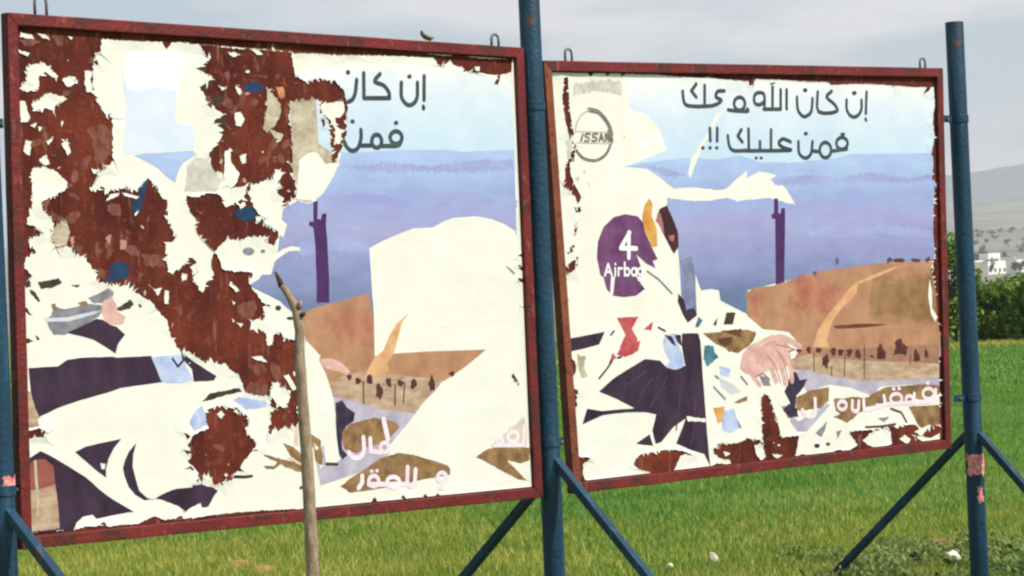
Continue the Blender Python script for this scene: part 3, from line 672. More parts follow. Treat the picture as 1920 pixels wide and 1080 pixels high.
M['mountain'] = material('mountain', (0.90, 0.89, 0.93, 1), (1, 1, 1, 1), scale=3.0, rough=0.6, spec=0.25, bump=0.2, bscale=9, stretch=(1, 1, 2.2),
    ramp=[(0.92, lin(112, 130, 168, K)), (1.10, lin(150, 158, 204, K)), (1.32, lin(174, 174, 220, K)), (1.46, lin(168, 184, 232, K)), (1.66, lin(184, 208, 246, K))])
flat('mountainband', (150, 158, 214), (176, 190, 236), scale=6, stretch=(1, 1, 4))
flat('haze_band', (120, 134, 172), (146, 160, 200), scale=7, stretch=(1, 1, 3))
flat('haze_dark', (92, 100, 128)); flat('bluegrey', (110, 115, 150), (150, 156, 186))
flat('tower', (68, 34, 88), (86, 48, 108)); flat('hill', (172, 122, 92), (204, 154, 118), scale=7, lo=.3, hi=.7)
flat('hill2', (156, 112, 90), (180, 134, 108), scale=9)
flat('hillred', (172, 104, 86), (202, 142, 112), scale=7); flat('olive', (134, 100, 62), (172, 130, 92), scale=7)
flat('hillshade', (92, 52, 40), (120, 72, 54)); flat('trail', (216, 154, 104), (238, 190, 142))
flat('field', (172, 138, 112), (214, 188, 160), scale=18, stretch=(.5, 1, 1.6)); flat('maroon', (66, 30, 32), (104, 56, 54), scale=30)
flat('road', (176, 168, 188), (206, 200, 216)); flat('drygrass', (118, 88, 56), (174, 136, 92), scale=14)
flat('beigeprint', (214, 196, 178)); flat('cloth', (40, 24, 42), (76, 52, 76), scale=4, stretch=(2.2, 1, 1), lo=.3, hi=.72)
flat('clothlight', (76, 52, 80), (88, 64, 92)); flat('darkcloth', (44, 32, 56), (70, 58, 84), scale=20)
flat('paleblue', (166, 184, 232), (212, 222, 246), scale=14); flat('devicegrey', (116, 114, 124), (158, 156, 168), scale=14)
flat('devicelight', (204, 204, 214)); flat('skin', (214, 160, 152), (238, 200, 188), scale=12)
flat('skindark', (172, 110, 112)); flat('skinlight', (226, 194, 178)); flat('darkmark_and_shade', (44, 36, 30), (84, 72, 58), scale=30)  # dark marks, plus painted shade below the left board's hanging paper strip
flat('fadedprint', (222, 233, 252), (236, 243, 255), scale=5); flat('fadedwhite', (248, 250, 254))
flat('mountainshade', (158, 164, 216), (174, 184, 230), scale=4, stretch=(1, 1, 3))
flat('grime', (52, 40, 36), (84, 62, 52), scale=20); flat('olive2', (152, 112, 76), (184, 138, 102), scale=7); flat('hillred2', (174, 114, 90), (202, 148, 116), scale=7)
flat('redbrown', (138, 70, 62), (166, 98, 86)); flat('emblem', (96, 48, 96), (132, 84, 130), scale=8)
flat('whiteletter', (250, 248, 246)); flat('orangeprint', (214, 144, 62), (238, 184, 104), scale=12)
flat('redprint', (184, 60, 72), (208, 104, 104), scale=14); flat('teal', (40, 92, 120), (84, 140, 158), scale=14)
flat('ink', (58, 68, 72), (78, 88, 92)); flat('pinkletter', (246, 222, 230)); flat('darkmaroon', (50, 26, 36), (84, 44, 44), scale=14)
flat('badge', (112, 104, 98), (150, 142, 134), scale=24); flat('badgepale', (196, 190, 180))
flat('residue', (104, 52, 42), (146, 92, 76), scale=24, bump=0.3, stretch=(1, 1, .5)); flat('residuepale', (186, 138, 118))
flat('bluespot', (24, 50, 82), (34, 72, 112), scale=20); flat('ochre', (178, 106, 54), (220, 160, 110), scale=14)

def rust_metal(name, a, b, c, scale=3.2, k=0.62):
    m = material(name, lin(*a, k), lin(*b, k), scale=scale, rough=0.85, bump=0.5, bscale=45, spec=0.15, detail=8, lo=0.36, hi=0.62)
    t = m.node_tree; p = t.nodes['Principled BSDF']; src = p.inputs['Base Color'].links[0].from_socket
    co = t.nodes['Texture Coordinate']; n = t.nodes.new('ShaderNodeTexNoise'); n.inputs['Scale'].default_value = 26; n.inputs['Detail'].default_value = 6
    t.links.new(co.outputs['Object'], n.inputs['Vector'])
    r = t.nodes.new('ShaderNodeValToRGB'); r.color_ramp.elements[0].position = 0.56; r.color_ramp.elements[1].position = 0.72
    t.links.new(n.outputs['Fac'], r.inputs['Fac'])
    x = t.nodes.new('ShaderNodeMix'); x.data_type = 'RGBA'; x.inputs[7].default_value = lin(*c, k)
    t.links.new(r.outputs['Color'], x.inputs[0]); t.links.new(src, x.inputs[6]); t.links.new(x.outputs[2], p.inputs['Base Color'])
    return m
RUST = rust_metal('rust', (100, 42, 36), (142, 64, 46), (160, 86, 62), k=0.56)
def streaks(m, c, k, lo=.52, hi=.72, sc=(16, 16, 1.6), amt=.6):
    t = m.node_tree; p = t.nodes['Principled BSDF']; src = p.inputs['Base Color'].links[0].from_socket; co = t.nodes['Texture Coordinate']
    mpn = t.nodes.new('ShaderNodeMapping'); mpn.inputs['Scale'].default_value = sc; t.links.new(co.outputs['Object'], mpn.inputs['Vector'])
    n = t.nodes.new('ShaderNodeTexNoise'); n.inputs['Scale'].default_value = 1; n.inputs['Detail'].default_value = 6; t.links.new(mpn.outputs[0], n.inputs['Vector'])
    r = t.nodes.new('ShaderNodeValToRGB'); r.color_ramp.elements[0].position = lo; r.color_ramp.elements[1].position = hi
    r.color_ramp.elements[1].color = (amt, amt, amt, 1); t.links.new(n.outputs['Fac'], r.inputs['Fac'])
    x = t.nodes.new('ShaderNodeMix'); x.data_type = 'RGBA'; x.inputs[7].default_value = lin(*c, k)
    t.links.new(r.outputs['Color'], x.inputs[0]); t.links.new(src, x.inputs[6]); t.links.new(x.outputs[2], p.inputs['Base Color'])
streaks(RUST, (72, 26, 28), .62, .46, .66, (9, 9, 2.6), .55); streaks(RUST, (186, 128, 104), .62, .60, .74, (26, 26, 5), .7)
FRAME = rust_metal('frame_paint', (122, 32, 36), (150, 46, 42), (100, 54, 44), scale=2.6, k=0.58)
FRAME_OLD = rust_metal('frame_paint_worn', (120, 56, 38), (164, 92, 58), (92, 40, 36), scale=4, k=0.64)
BLUE = rust_metal('post_paint', (20, 66, 92), (30, 88, 122), (44, 72, 86), scale=2.0, k=0.52)
streaks(FRAME, (86, 42, 36), .7, .50, .62, (7, 7, 7), .85); streaks(FRAME, (176, 96, 78), .7, .62, .70, (30, 30, 12), .6)
streaks(BLUE, (104, 70, 56), .6, .66, .72, (9, 9, 5), .8); streaks(BLUE, (60, 104, 132), .7, .56, .68, (24, 24, 2), .6)
for m_ in (BLUE, FRAME, FRAME_OLD):
    m_.node_tree.nodes['Principled BSDF'].inputs['Roughness'].default_value = 0.55
    m_.node_tree.nodes['Principled BSDF'].inputs['Specular IOR Level'].default_value = 0.35
ROD = material('grey_rod', lin(92, 90, 92), lin(128, 124, 122), scale=30, rough=0.6, metallic=0.3)
PINK = material('pink_scrap', lin(196, 96, 92), lin(232, 168, 160), scale=50, rough=0.7, bump=0.3)
PALE = material('pale_strip', lin(214, 206, 206), lin(232, 226, 224), scale=20, rough=0.6)
BARK = material('bark', lin(132, 112, 90), lin(178, 156, 130), scale=14, rough=0.9, bump=0.8, bscale=60, stretch=(4, 4, 1))
BARKDARK = material('bark_dark', lin(52, 42, 30), lin(84, 68, 48), scale=30, rough=0.9, bump=0.6)
STONE = material('stone', lin(206, 200, 192), lin(240, 236, 230), scale=18, rough=0.85, bump=0.5, bscale=30)
STONE2 = material('stone_tan', lin(176, 168, 140), lin(214, 206, 180), scale=18, rough=0.85, bump=0.5, bscale=30)
SOIL = material('soil', lin(146, 104, 66, .8), lin(190, 146, 100, .8), scale=10, rough=0.95, bump=0.9, bscale=22)

# ------------------------------------------------------------------ ground, hills, haze
def fbm(x, y, s, o=5): return noise.fractal((x*s, y*s, 3.7), 0.9, 2.1, o)
GROUND = material('ground', lin(82, 110, 44, .8), lin(122, 136, 64, .8), scale=0.9, rough=0.95, bump=0.6, bscale=6, detail=8)
def build_ground():
    ys = [-60, 0, 8] + list(np.arange(11, 40, 1.0)) + list(np.geomspace(42, 6700, 40))
    V, F = [], []; nx = 61
    for y in ys:
        half = 3300
        for i in range(nx):
            t = (i/(nx-1)*2-1); x = math.copysign(abs(t)**3.2, t)*half
            z = 0.035*fbm(x, y, 0.35) if 10 < y < 45 and abs(x) < 25 else 0
            V.append((x, y, z))
    for j in range(len(ys)-1):
        for i in range(nx-1):
            a = j*nx+i; F.append((a, a+1, a+nx+1, a+nx))
    return tag(mesh_obj('field', V, F, GROUND, smooth=True), kind='structure')
build_ground()

HILLM = material('hill_slope', lin(112, 108, 98, .8), lin(148, 142, 128, .8), scale=0.012, rough=1.0, detail=10)
def hill_sheet(name, mat, x0, x1, y0, y1, nx, ny, hf):
    V, F = [], []
    for j in range(ny+1):
        for i in range(nx+1):
            x = x0+(x1-x0)*i/nx; y = y0+(y1-y0)*j/ny; V.append((x, y, hf(x, y, j/ny)))
    for j in range(ny):
        for i in range(nx): a = j*(nx+1)+i; F.append((a, a+1, a+nx+2, a+nx+1))
    return tag(mesh_obj(name, V, F, mat, smooth=True), kind='structure')
def slope_h(x, y, t):
    s = max(0.0, (y-900)/3100)
    return -0.5 + 124*s**1.25 + 14*s*fbm(x, y, 0.0016) + 4*s*fbm(x, y, 0.008) + (x-700)*0.012*s
hill_sheet('foothill', HILLM, -3000, 3000, 850, 4000, 150, 60, slope_h)
def ridge_h(x, y, t):
    w = math.sin(min(1, t*1.6)*math.pi/2)
    return -1 + w*(246 + 0.05*(x-1115) + 26*fbm(x, 0, 0.0011) + 8*fbm(x, y, 0.006))
MOUNT = material('mountain_rock', lin(84, 92, 100, .7), lin(116, 118, 118, .7), scale=0.006, rough=1.0, detail=10)
hill_sheet('mountain', MOUNT, -3200, 3200, 4600, 6400, 160, 40, ridge_h)

def build_haze():
    V, F = box((0, 3300, 205), (7000, 7000, 412))
    o = mesh_obj('haze', V, F, [])
    m = bpy.data.materials.new('haze_air'); m.use_nodes = True; t = m.node_tree; t.nodes.clear()
    ou = t.nodes.new('ShaderNodeOutputMaterial'); v = t.nodes.new('ShaderNodeVolumePrincipled')
    v.inputs['Color'].default_value = (0.90, 0.93, 1.0, 1); v.inputs['Density'].default_value = 0.00016
    v.inputs['Anisotropy'].default_value = 0.2
    t.links.new(v.outputs[0], ou.inputs['Volume']); o.data.materials.append(m)
    tag(o, kind='stuff')
build_haze()

# ------------------------------------------------------------------ the two boards
def parse_sheets(s):
    out = []
    for ln in s.strip().split('\n'):
        w = ln.split(); out.append((w[0], float(w[1]), np.array([[float(c)/1000 for c in p.split(',')] for p in w[2:]])))
    return out

def ragged(P, r, rng, closed=True):
    """tear an outline: points every ~7 mm, pushed sideways by small random amounts"""
    amp = r*0.0022; res = []
    n = len(P)
    for i in range(n):
        a = P[i]; b = P[(i+1) % n]; d = b-a; ln = math.hypot(*d)
        k = max(1, int(ln/0.007)) if r > 0.5 else max(1, int(ln/0.03))
        k = min(k, 60)
        nrm = np.array([-d[1], d[0]])/(ln or 1)
        c = rng.normal(0, 0.7*amp) if ln > 0.03 else 0
        for j in range(k):
            t = j/k
            off = (rng.uniform(-1, 1)*amp if j else rng.uniform(-.5, .5)*amp*0.6) + c*math.sin(math.pi*t)
            res.append(a+d*t+nrm*off)
    return np.array(res)

def capsule(a, b, w, n=8):
    d = b-a; ln = math.hypot(*d) or 1e-6; t = d/ln; nn = np.array([-t[1], t[0]]); h = w/2
    P = []
    for k in range(n//2+1):
        th = math.pi/2 + math.pi*k/(n//2); P.append(a + h*(math.cos(th)*t + math.sin(th)*nn))
    for k in range(n//2+1):
        th = -math.pi/2 + math.pi*k/(n//2); P.append(b + h*(math.cos(th)*t + math.sin(th)*nn))
    return np.array(P)

def winding(P, C):
    """non-zero winding test of points C in polygon P"""
    x0, y0 = P.min(0); x1, y1 = P.max(0)
    m = np.where((C[:, 0] >= x0) & (C[:, 0] <= x1) & (C[:, 1] >= y0) & (C[:, 1] <= y1))[0]
    res = np.zeros(len(C), bool)
    if not len(m): return res
    c = C[m]; A = P; B = np.roll(P, -1, 0); wn = np.zeros(len(m), int)
    for (ax, ay), (bx, by) in zip(A, B):
        s = (bx-ax)*(c[:, 1]-ay) - (c[:, 0]-ax)*(by-ay)
        wn += ((ay <= c[:, 1]) & (by > c[:, 1]) & (s > 0)).astype(int)
        wn -= ((ay > c[:, 1]) & (by <= c[:, 1]) & (s < 0)).astype(int)
    res[m[wn != 0]] = True
    return res

METAL_LEVEL = {'bluespot', 'residue', 'residuepale', 'ochre', 'grime'}
PAPER_LEVEL = {'paper', 'oldpaper'}
INK_LEVEL = {'ink', 'pinkletter', 'whiteletter'}
BADGE_LEVEL = {'badge', 'badgepale', 'emblem'}

def build_sheets(root, text, quad, board_y):
    rng = np.random.default_rng(11)
    inner = np.array(quad)
    ctr = inner.mean(0)
    polys = [('paper', inner)]
    for lab, r, P in parse_sheets(text):
        if r < 0:
            for a, b in zip(P[:-1], P[1:]): polys.append((lab, capsule(a, b, -r/1000)))
        else:
            if len(P) < 3: continue
            polys.append((lab, ragged(P, r, rng) if r > 0 else P))
    # flecks of paper still stuck inside the bare patches
    S = np.stack([rng.uniform(inner[:, 0].min(), inner[:, 0].max(), 1500), rng.uniform(inner[:, 1].min(), inner[:, 1].max(), 1500)], 1)
    on = np.full(len(S), '', dtype=object)
    for lab, P in polys: on[winding(P, S)] = lab
    for p in S[on == 'rust']:
        if 0.5+0.9*noise.noise((p[0]*3, p[1]*3, 4.4)) < 0.25+rng.random(): continue
        lab = rng.choice(['residue', 'paper', 'residuepale', 'oldpaper', 'grime'], p=[.58, .12, .10, .08, .12])
        sz = rng.uniform(.004, .017) if lab != 'residue' else rng.uniform(.008, .04); th = rng.random()*6.28; el = rng.uniform(.25, .8)
        a = np.arange(7)*2*np.pi/7; q = sz*rng.uniform(.5, 1.2, 7)
        e = np.stack([q*np.cos(a), q*np.sin(a)*el], 1); R_ = np.array([[math.cos(th), -math.sin(th)], [math.sin(th), math.cos(th)]])
        polys.append((lab, e@R_.T+p))
    co, ed = [], []
    for lab, P in polys:
        o = len(co); co += [Vector(p) for p in P]; ed += [(o+i, o+(i+1) % len(P)) for i in range(len(P))]
    gx = np.arange(inner[:, 0].min()+.03, inner[:, 0].max(), 0.06); gz = np.arange(inner[:, 1].min()+.03, inner[:, 1].max(), 0.06)
    for x in gx:
        for z in gz: co.append(Vector((x+rng.uniform(-.02, .02), z+rng.uniform(-.02, .02))))
    vc, ve, vf, _, _, _ = delaunay_2d_cdt(co, ed, [], 0, 1e-5)
    V = np.array([tuple(v) for v in vc]); T = np.array([f for f in vf if len(f) == 3])
    C = V[T].mean(1)
    names = sorted({p[0] for p in polys}); code = {n: i for i, n in enumerate(names)}
    labs = np.full(len(T), -1)
    for lab, P in polys: labs[winding(P, C)] = code[lab]
    labs[~winding(inner, C)] = -1
    e1 = V[T[:, 1]]-V[T[:, 0]]; e2 = V[T[:, 2]]-V[T[:, 0]]
    area = 0.5*np.abs(e1[:, 0]*e2[:, 1]-e1[:, 1]*e2[:, 0])
    flip = (e1[:, 0]*e2[:, 1]-e1[:, 1]*e2[:, 0]) < 0
    T[flip] = T[flip][:, ::-1]
    lname = [names[i] if i >= 0 else 'rust' for i in labs]
    cls = np.zeros(len(T), int)            # 0 none, 1 metal paint, 2 paper, 3 print, 4 ink, 5 badge
    for i, n in enumerate(lname):
        cls[i] = 0 if n == 'rust' else 1 if n in METAL_LEVEL else 2 if n in PAPER_LEVEL else 4 if n in INK_LEVEL else 5 if n in BADGE_LEVEL else 3
    # torn edges lift a little from the metal
    has_bare = np.zeros(len(V), bool); has_sheet = np.zeros(len(V), bool)
    has_bare[T[cls < 2].ravel()] = True; has_sheet[T[cls >= 2].ravel()] = True
    edge = has_bare & has_sheet
    lift = np.zeros(len(V))
    for i in np.where(has_sheet)[0]:
        x, z = V[i]
        if edge[i]: lift[i] = 0.0008 + 0.0042*max(0, 0.5+0.9*noise.noise((x*9, z*9, 1.3)))
        else: lift[i] = 0.0006*noise.noise((x*5, z*5, 8.1))+0.0006
    made = {'print': []}
    def components(mask):
        idx = np.where(mask)[0]; par = {int(i): int(i) for i in idx}
        def find(a):
            while par[a] != a: par[a] = par[par[a]]; a = par[a]
            return a
        em = {}
        for i in idx:
            t = T[i]
            for a, b in ((0, 1), (1, 2), (2, 0)):
                k = (min(t[a], t[b]), max(t[a], t[b]))
                if k in em:
                    ra, rb = find(em[k]), find(int(i))
                    if ra != rb: par[ra] = rb
                else: em[k] = int(i)
        g = {}
        for i in idx: g.setdefault(find(int(i)), []).append(int(i))
        return sorted(g.values(), key=lambda q: -area[q].sum())
    def emit(name, tris, h, thick, use_lift, labels, parent):
        vi = {}; VV, FF, MI = [], [], []; mats = []
        def vid(i):
            if i not in vi:
                vi[i] = len(VV); VV.append((V[i, 0], board_y-(h+(lift[i] if use_lift else 0)), V[i, 1]))
            return vi[i]
        cnt = {}
        for t in tris:
            n = labels(t)
            if n not in mats: mats.append(n)
            a, b, c = (int(q) for q in T[t]); FF.append((vid(a), vid(b), vid(c))); MI.append(mats.index(n))
            for p, q in ((a, b), (b, c), (c, a)): cnt.setdefault((min(p, q), max(p, q)), []).append((p, q, MI[-1]))
        low = {}
        for k, lst in cnt.items():
            if len(lst) == 1:
                p, q, mi = lst[0]
                for w in (p, q):
                    if w not in low:
                        x, y, z = VV[vi[w]]; low[w] = len(VV); VV.append((x, y+thick, z))
                FF.append((vi[q], vi[p], low[p], low[q])); MI.append(mi)
        return mesh_obj(name, VV, FF, [M[n] for n in mats], parent, MI)
    # spiky tatters along the torn edges, standing a little off the metal
    big = np.zeros(len(T), bool)
    for g in components(cls >= 2):
        if area[g].sum() > 0.004: big[g] = True
    ib = (inner[:, 0].min()+.03, inner[:, 0].max()-.03, max(inner[2][1], inner[3][1])+.035, min(inner[0][1], inner[1][1])-.035)
    em = {}
    for i in range(len(T)):
        if labs[i] < 0: continue
        for a, c in ((0, 1), (1, 2), (2, 0)): em.setdefault((min(T[i][a], T[i][c]), max(T[i][a], T[i][c])), []).append(i)
    FV, FF_, FM = [], [], []; fm = ['paper', 'oldpaper', 'skyprint', 'darkmark_and_shade']
    for (p, q), ts in em.items():
        if len(ts) != 2: continue
        s = [t for t in ts if cls[t] >= 2]; m_ = [t for t in ts if cls[t] < 2]
        if len(s) != 1 or len(m_) != 1: continue
        if not big[s[0]] or not (ib[0] < V[p][0] < ib[1] and ib[2] < V[p][1] < ib[3]): continue
        ln = math.hypot(*(V[p]-V[q]))
        if rng.random() > ln/0.016*(0.35+0.9*noise.noise((V[p][0]*4, V[p][1]*4, 6.6))): continue
        mid = (V[p]+V[q])/2; d = C[m_[0]]-mid; e = V[q]-V[p]; nn = np.array([-e[1], e[0]]); nn = nn/(np.hypot(*nn)+1e-9)
        if nn@d < 0: nn = -nn
        tt = np.array([nn[1], -nn[0]]); L_ = rng.uniform(.006, .03)*rng.uniform(.5, 1); w = rng.uniform(.004, .011); sk = rng.uniform(-.7, .7)+0.25*np.sign(tt[0]); cu = rng.uniform(.1, .55)
        o = len(FV)
        for j, t in enumerate((-.25, 0.35, 0.75, 1.0)):
            c = mid+nn*L_*t+tt*L_*sk*max(0, t)**1.5; ww = w*(1-t*.95 if t > 0 else 1); yy = board_y-0.0026-L_*cu*max(0, t)**2
            for g_ in (-1, 1): FV.append((c[0]+g_*tt[0]*ww, yy, c[1]+g_*tt[1]*ww))
        for j in range(3): FF_.append((o+j*2, o+j*2+1, o+j*2+3, o+j*2+2)); FM.append(1 if lname[s[0]] == 'oldpaper' else 0)
    if FV:
        fo = mesh_obj('torn_fringe', FV, FF_, [M[n] for n in fm[:2]], root, FM); fo['kind'] = 'stuff'
    pap = lambda t: lname[t] if lname[t] in PAPER_LEVEL else 'paper'
    same = lambda t: lname[t]
    for comp_cls, nm, small, h, th, lab, ul in (((1,), 'paint_residue', 'residue_specks', 0.0006, 0.0005, same, False),
                                               ((2, 3, 4, 5), 'torn_paper', 'paper_specks', 0.0012, 0.0009, pap, True),
                                               ((3, 4, 5), 'printed_sheet', 'print_specks', 0.0019, 0.0006, None, True)):
        tiny = []
        for g in components(np.isin(cls, comp_cls)):
            if area[g].sum() > 0.00042:
                if nm == 'printed_sheet':
                    # the sheet's own colour runs on under the lettering
                    nb = {}
                    base = [lname[t] for t in g if cls[t] == 3]
                    common = max(set(base), key=base.count) if base else 'paper'
                    o = emit(nm, g, h, th, ul, lambda t: lname[t] if cls[t] == 3 else ('skyprint' if lname[t] == 'ink' else 'road' if lname[t] == 'pinkletter' else 'emblem' if lname[t] == 'whiteletter' else 'paper'), root)
                    made['print'].append((o, set(g)))
                else: emit(nm, g, h, th, ul, lab, root)
            else: tiny += g
        if tiny:
            o = emit(small, tiny, h, th, ul, (lambda t: lname[t] if cls[t] == 3 else 'paper') if nm == 'printed_sheet' else lab, root); o['kind'] = 'stuff'
    def owner(g):
        s = set(g)
        for o, st in made['print']:
            if s & st: return o
        return root
    for g in components(np.isin(cls, (5,)) | np.isin(labs, [code[n] for n in ('whiteletter',) if n in code])):
        o = emit('printed_emblem', [t for t in g], 0.0024, 0.0004, True, lambda t: lname[t] if lname[t] != 'whiteletter' else 'emblem', owner(g))
    for g in components(cls == 4):
        if area[g].sum() > 0.00004: emit('letter', g, 0.0028, 0.0004, True, same, owner(g))

def seat(quad, d):
    """quad inset by d"""
    q = [Vector(p) for p in quad]; res = []
    for i in range(4):
        p0, p1, p2 = q[i-1], q[i], q[(i+1) % 4]
        a = (p1-p0).normalized(); b = (p2-p1).normalized()
        na = Vector((-a.y, a.x)); nb = Vector((-b.y, b.x)); ctr = sum(q, Vector((0, 0)))/4
        if na.dot(ctr-p1) < 0: na = -na
        if nb.dot(ctr-p1) < 0: nb = -nb
        bis = (na+nb); bis /= bis.dot(na); res.append(p1+bis*d)
    return res

def build_board(label, origin, quad, text, worn_side):
    root = thing('billboard', label, 'billboard', origin, math.pi/2-YAW, 'torn billboards between the blue posts')
    oq = [Vector(p) for p in quad]                       # TL TR BR BL
    iq = seat(quad, 0.052)
    front, back = -0.026, 0.026
    for k in range(4):
        a, b, c, d = oq[k], oq[(k+1) % 4], iq[(k+1) % 4], iq[k]
        n = 24 if k % 2 == 0 else 18
        V, F = [], []
        for j in range(n+1):
            t = j/n; o_ = a.lerp(b, t); i_ = d.lerp(c, t)
            wob = 0.0022*noise.noise((o_.x*4+k, o_.y*4, 2.2)) if 0 < j < n else 0
            wi = 0.002*noise.noise((o_.x*6+k, o_.y*6, 7.2)) if 0 < j < n else 0
            dirn = (i_-o_).normalized()
            o2 = o_+dirn*(wob+0.0006); i2 = i_+dirn*wi
            V += [(o2.x, front, o2.y), (i2.x, front, i2.y), (i2.x, back, i2.y), (o2.x, back, o2.y)]
        for j in range(n):
            p = j*4
            for s in range(4): F.append((p+s, p+(s+1) % 4, p+4+(s+1) % 4, p+4+s))
        F += [(3, 2, 1, 0), (n*4, n*4+1, n*4+2, n*4+3)]
        bar = mesh_obj('frame_bar', V, F, FRAME_OLD if k == worn_side else FRAME, root)
        bm = bmesh.new(); bm.from_mesh(bar.data); bmesh.ops.recalc_face_normals(bm, faces=bm.faces); bm.to_mesh(bar.data); bm.free()
        bevel(bar, 0.004)
    bq = seat(quad, 0.050)
    V = [(p.x, -0.002, p.y) for p in bq] + [(p.x, 0.002, p.y) for p in bq]
    mesh_obj('backboard', V, [(0, 3, 2, 1), (4, 5, 6, 7), (0, 1, 5, 4), (1, 2, 6, 5), (2, 3, 7, 6), (3, 0, 4, 7)], RUST, root)
    for f in (0.33, 0.66):                               # stiffening ribs at the back
        a = bq[0].lerp(bq[1], f); b = bq[3].lerp(bq[2], f)
        mesh_obj('back_rib', *box(((a.x+b.x)/2, 0.017, (a.y+b.y)/2), (0.04, 0.028, (a.y-b.y)-0.02)), RUST, root)
    sq = seat(quad, 0.058)
    build_sheets(root, text, [(p.x, p.y) for p in sq], -0.002)
    return root, oq

def hook(root, oq, f, h=0.058, w=0.026):
    p = oq[0].lerp(oq[1], f); pts = [(-w/2, 0, -0.004)]
    pts += [(-w/2*math.cos(a), 0, h-w/2+w/2*math.sin(a)) for a in np.linspace(0, math.pi, 8)] + [(w/2, 0, -0.004)]
    V, F = tube([(p.x+x, y, p.y+z) for x, y, z in pts], 0.0065, 8)
    mesh_obj('lifting_eye', V, F, ROD, root, smooth=True)

LB, LQ = build_board('left billboard, its paper peeled widely from the rusty metal, red frame',
    (-2.0995, 11.5445, 0.8232), [(0.0422, 2.2398), (2.9985, 2.1818), (2.9914, -0.0229), (0, 0)], LEFT_SHEETS, 9)
RB, RQ = build_board('right billboard with two whole lines of Arabic lettering and a purple 4 disc',
    (0.2441, 13.7274, 0.8018), [(-0.0743, 2.1439), (3.0769, 2.1864), (2.9955, 0.0198), (0, 0)], RIGHT_SHEETS, 3)
hook(LB, LQ, 0.062, 0.085, 0.058); hook(LB, LQ, 0.943, 0.058, .046); hook(RB, RQ, 0.062, 0.062, .046); hook(RB, RQ, 0.951, 0.055, .046)

# ------------------------------------------------------------------ posts with braces
def post(label, xy, top, front, backb, clamps, patches=()):
    """front/back = (height on the post, foot distance); clamps = (height, direction(s) along the boards)"""
    root = thing('support_post', label, 'post', (xy[0], xy[1], 0), math.pi/2-YAW, 'blue steel posts holding the boards')
    R = 0.0525
    V, F = tube([(0, 0, -0.3), (0, 0, 0.8), (0, 0, 1.7), (0, 0, 2.5), (0, 0, top-0.004)], R, 28)
    o = mesh_obj('pole', V, F, BLUE, root, smooth=True); bevel(o, 0.003)
    o.data.polygons.foreach_set('use_smooth', [len(p.vertices) == 4 for p in o.data.polygons])
    for (h, s), sg in ((front, -1), (backb, 1)):
        p0 = Vector((0, sg*(R-0.012), h)); p1 = Vector((0, sg*s, -0.05))
        d = (p1-p0).normalized(); w = 0.021
        e1 = Vector((1, 0, 0)); e2 = d.cross(e1).normalized()
        V = [p+e1*a*w+e2*b*w for p in (p0, p1) for a, b in ((-1, -1), (1, -1), (1, 1), (-1, 1))]
        F = [(0, 1, 5, 4), (1, 2, 6, 5), (2, 3, 7, 6), (3, 0, 4, 7), (3, 2, 1, 0), (4, 5, 6, 7)]
        b = mesh_obj('brace', V, F, BLUE, root); bevel(b, 0.004)
    for h, dirs in clamps:
        V, F = tube([(0, 0, h-0.022), (0, 0, h+0.022)], R+0.005, 28)
        c = mesh_obj('clamp', V, F, BLUE, root, smooth=False); bevel(c, 0.002)
        for dx, ln in dirs:
            V, F = box((dx*(R+ln/2-0.003), 0.004, h), (ln, 0.008, 0.04)); mesh_obj('lug', V, F, BLUE, c)
            V, F = tube([(dx*(R+ln*0.55), -0.012, h), (dx*(R+ln*0.55), 0.014, h)], 0.008, 6); mesh_obj('bolt', V, F, ROD, c)
    for h0, h1, a0, a1, mat, nm in patches:
        V, F = [], []; n, k = 10, 8; rg = random.Random(h0*100)
        for j in range(k+1):
            for i in range(n+1):
                u, v = i/n, j/k
                ea = rg.uniform(-.16, .16) if i in (0, n) else 0; eh = rg.uniform(-.012, .012) if j in (0, k) else 0
                a = math.radians(a0+(a1-a0)*u)+ea; rr = R+0.0016+rg.uniform(0, .003)
                V.append((rr*math.cos(a), rr*math.sin(a), h0+(h1-h0)*v+eh))
        for j in range(k):
            for i in range(n): q = j*(n+1)+i; F.append((q, q+1, q+n+2, q+n+1))
        so = mesh_obj(nm, V, F, mat, root); sm = so.modifiers.new('thickness', 'SOLIDIFY'); sm.thickness = 0.001
    return root
# local -Y is the boards' front; angles are in the post's own frame (camera sits near -135 deg)
post('blue post at left picture edge beside the most peeled board', (-2.149, 11.498), 3.26, (0.985, 1.45), (0.93, 1.2),
     [(1.075, [(1, 0.035)]), (2.6, [(1, 0.035)])], [(1.085, 1.13, -120, -20, PINK, 'paper_scrap'), (1.062, 1.075, -230, -30, PALE, 'pale_band')])
post('blue post standing between the two torn boards', (0.147, 13.637), 3.27, (0.975, 1.17), (0.885, 1.2),
     [(1.065, [(1, 0.05), (-1, 0.05)]), (2.72, [(-1, 0.05), (1, 0.05)])])
post('blue post at right with pink paper scraps stuck to it', (2.607, 15.928), 3.262, (0.89, 1.0), (0.888, 1.2),
     [(1.10, [(-1, 0.10)]), (2.70, [(-1, 0.10)])], [(0.655, 0.775, -190, -60, PINK, 'paper_scrap'), (0.50, 0.59, -130, -95, PINK, 'paper_scrap')])

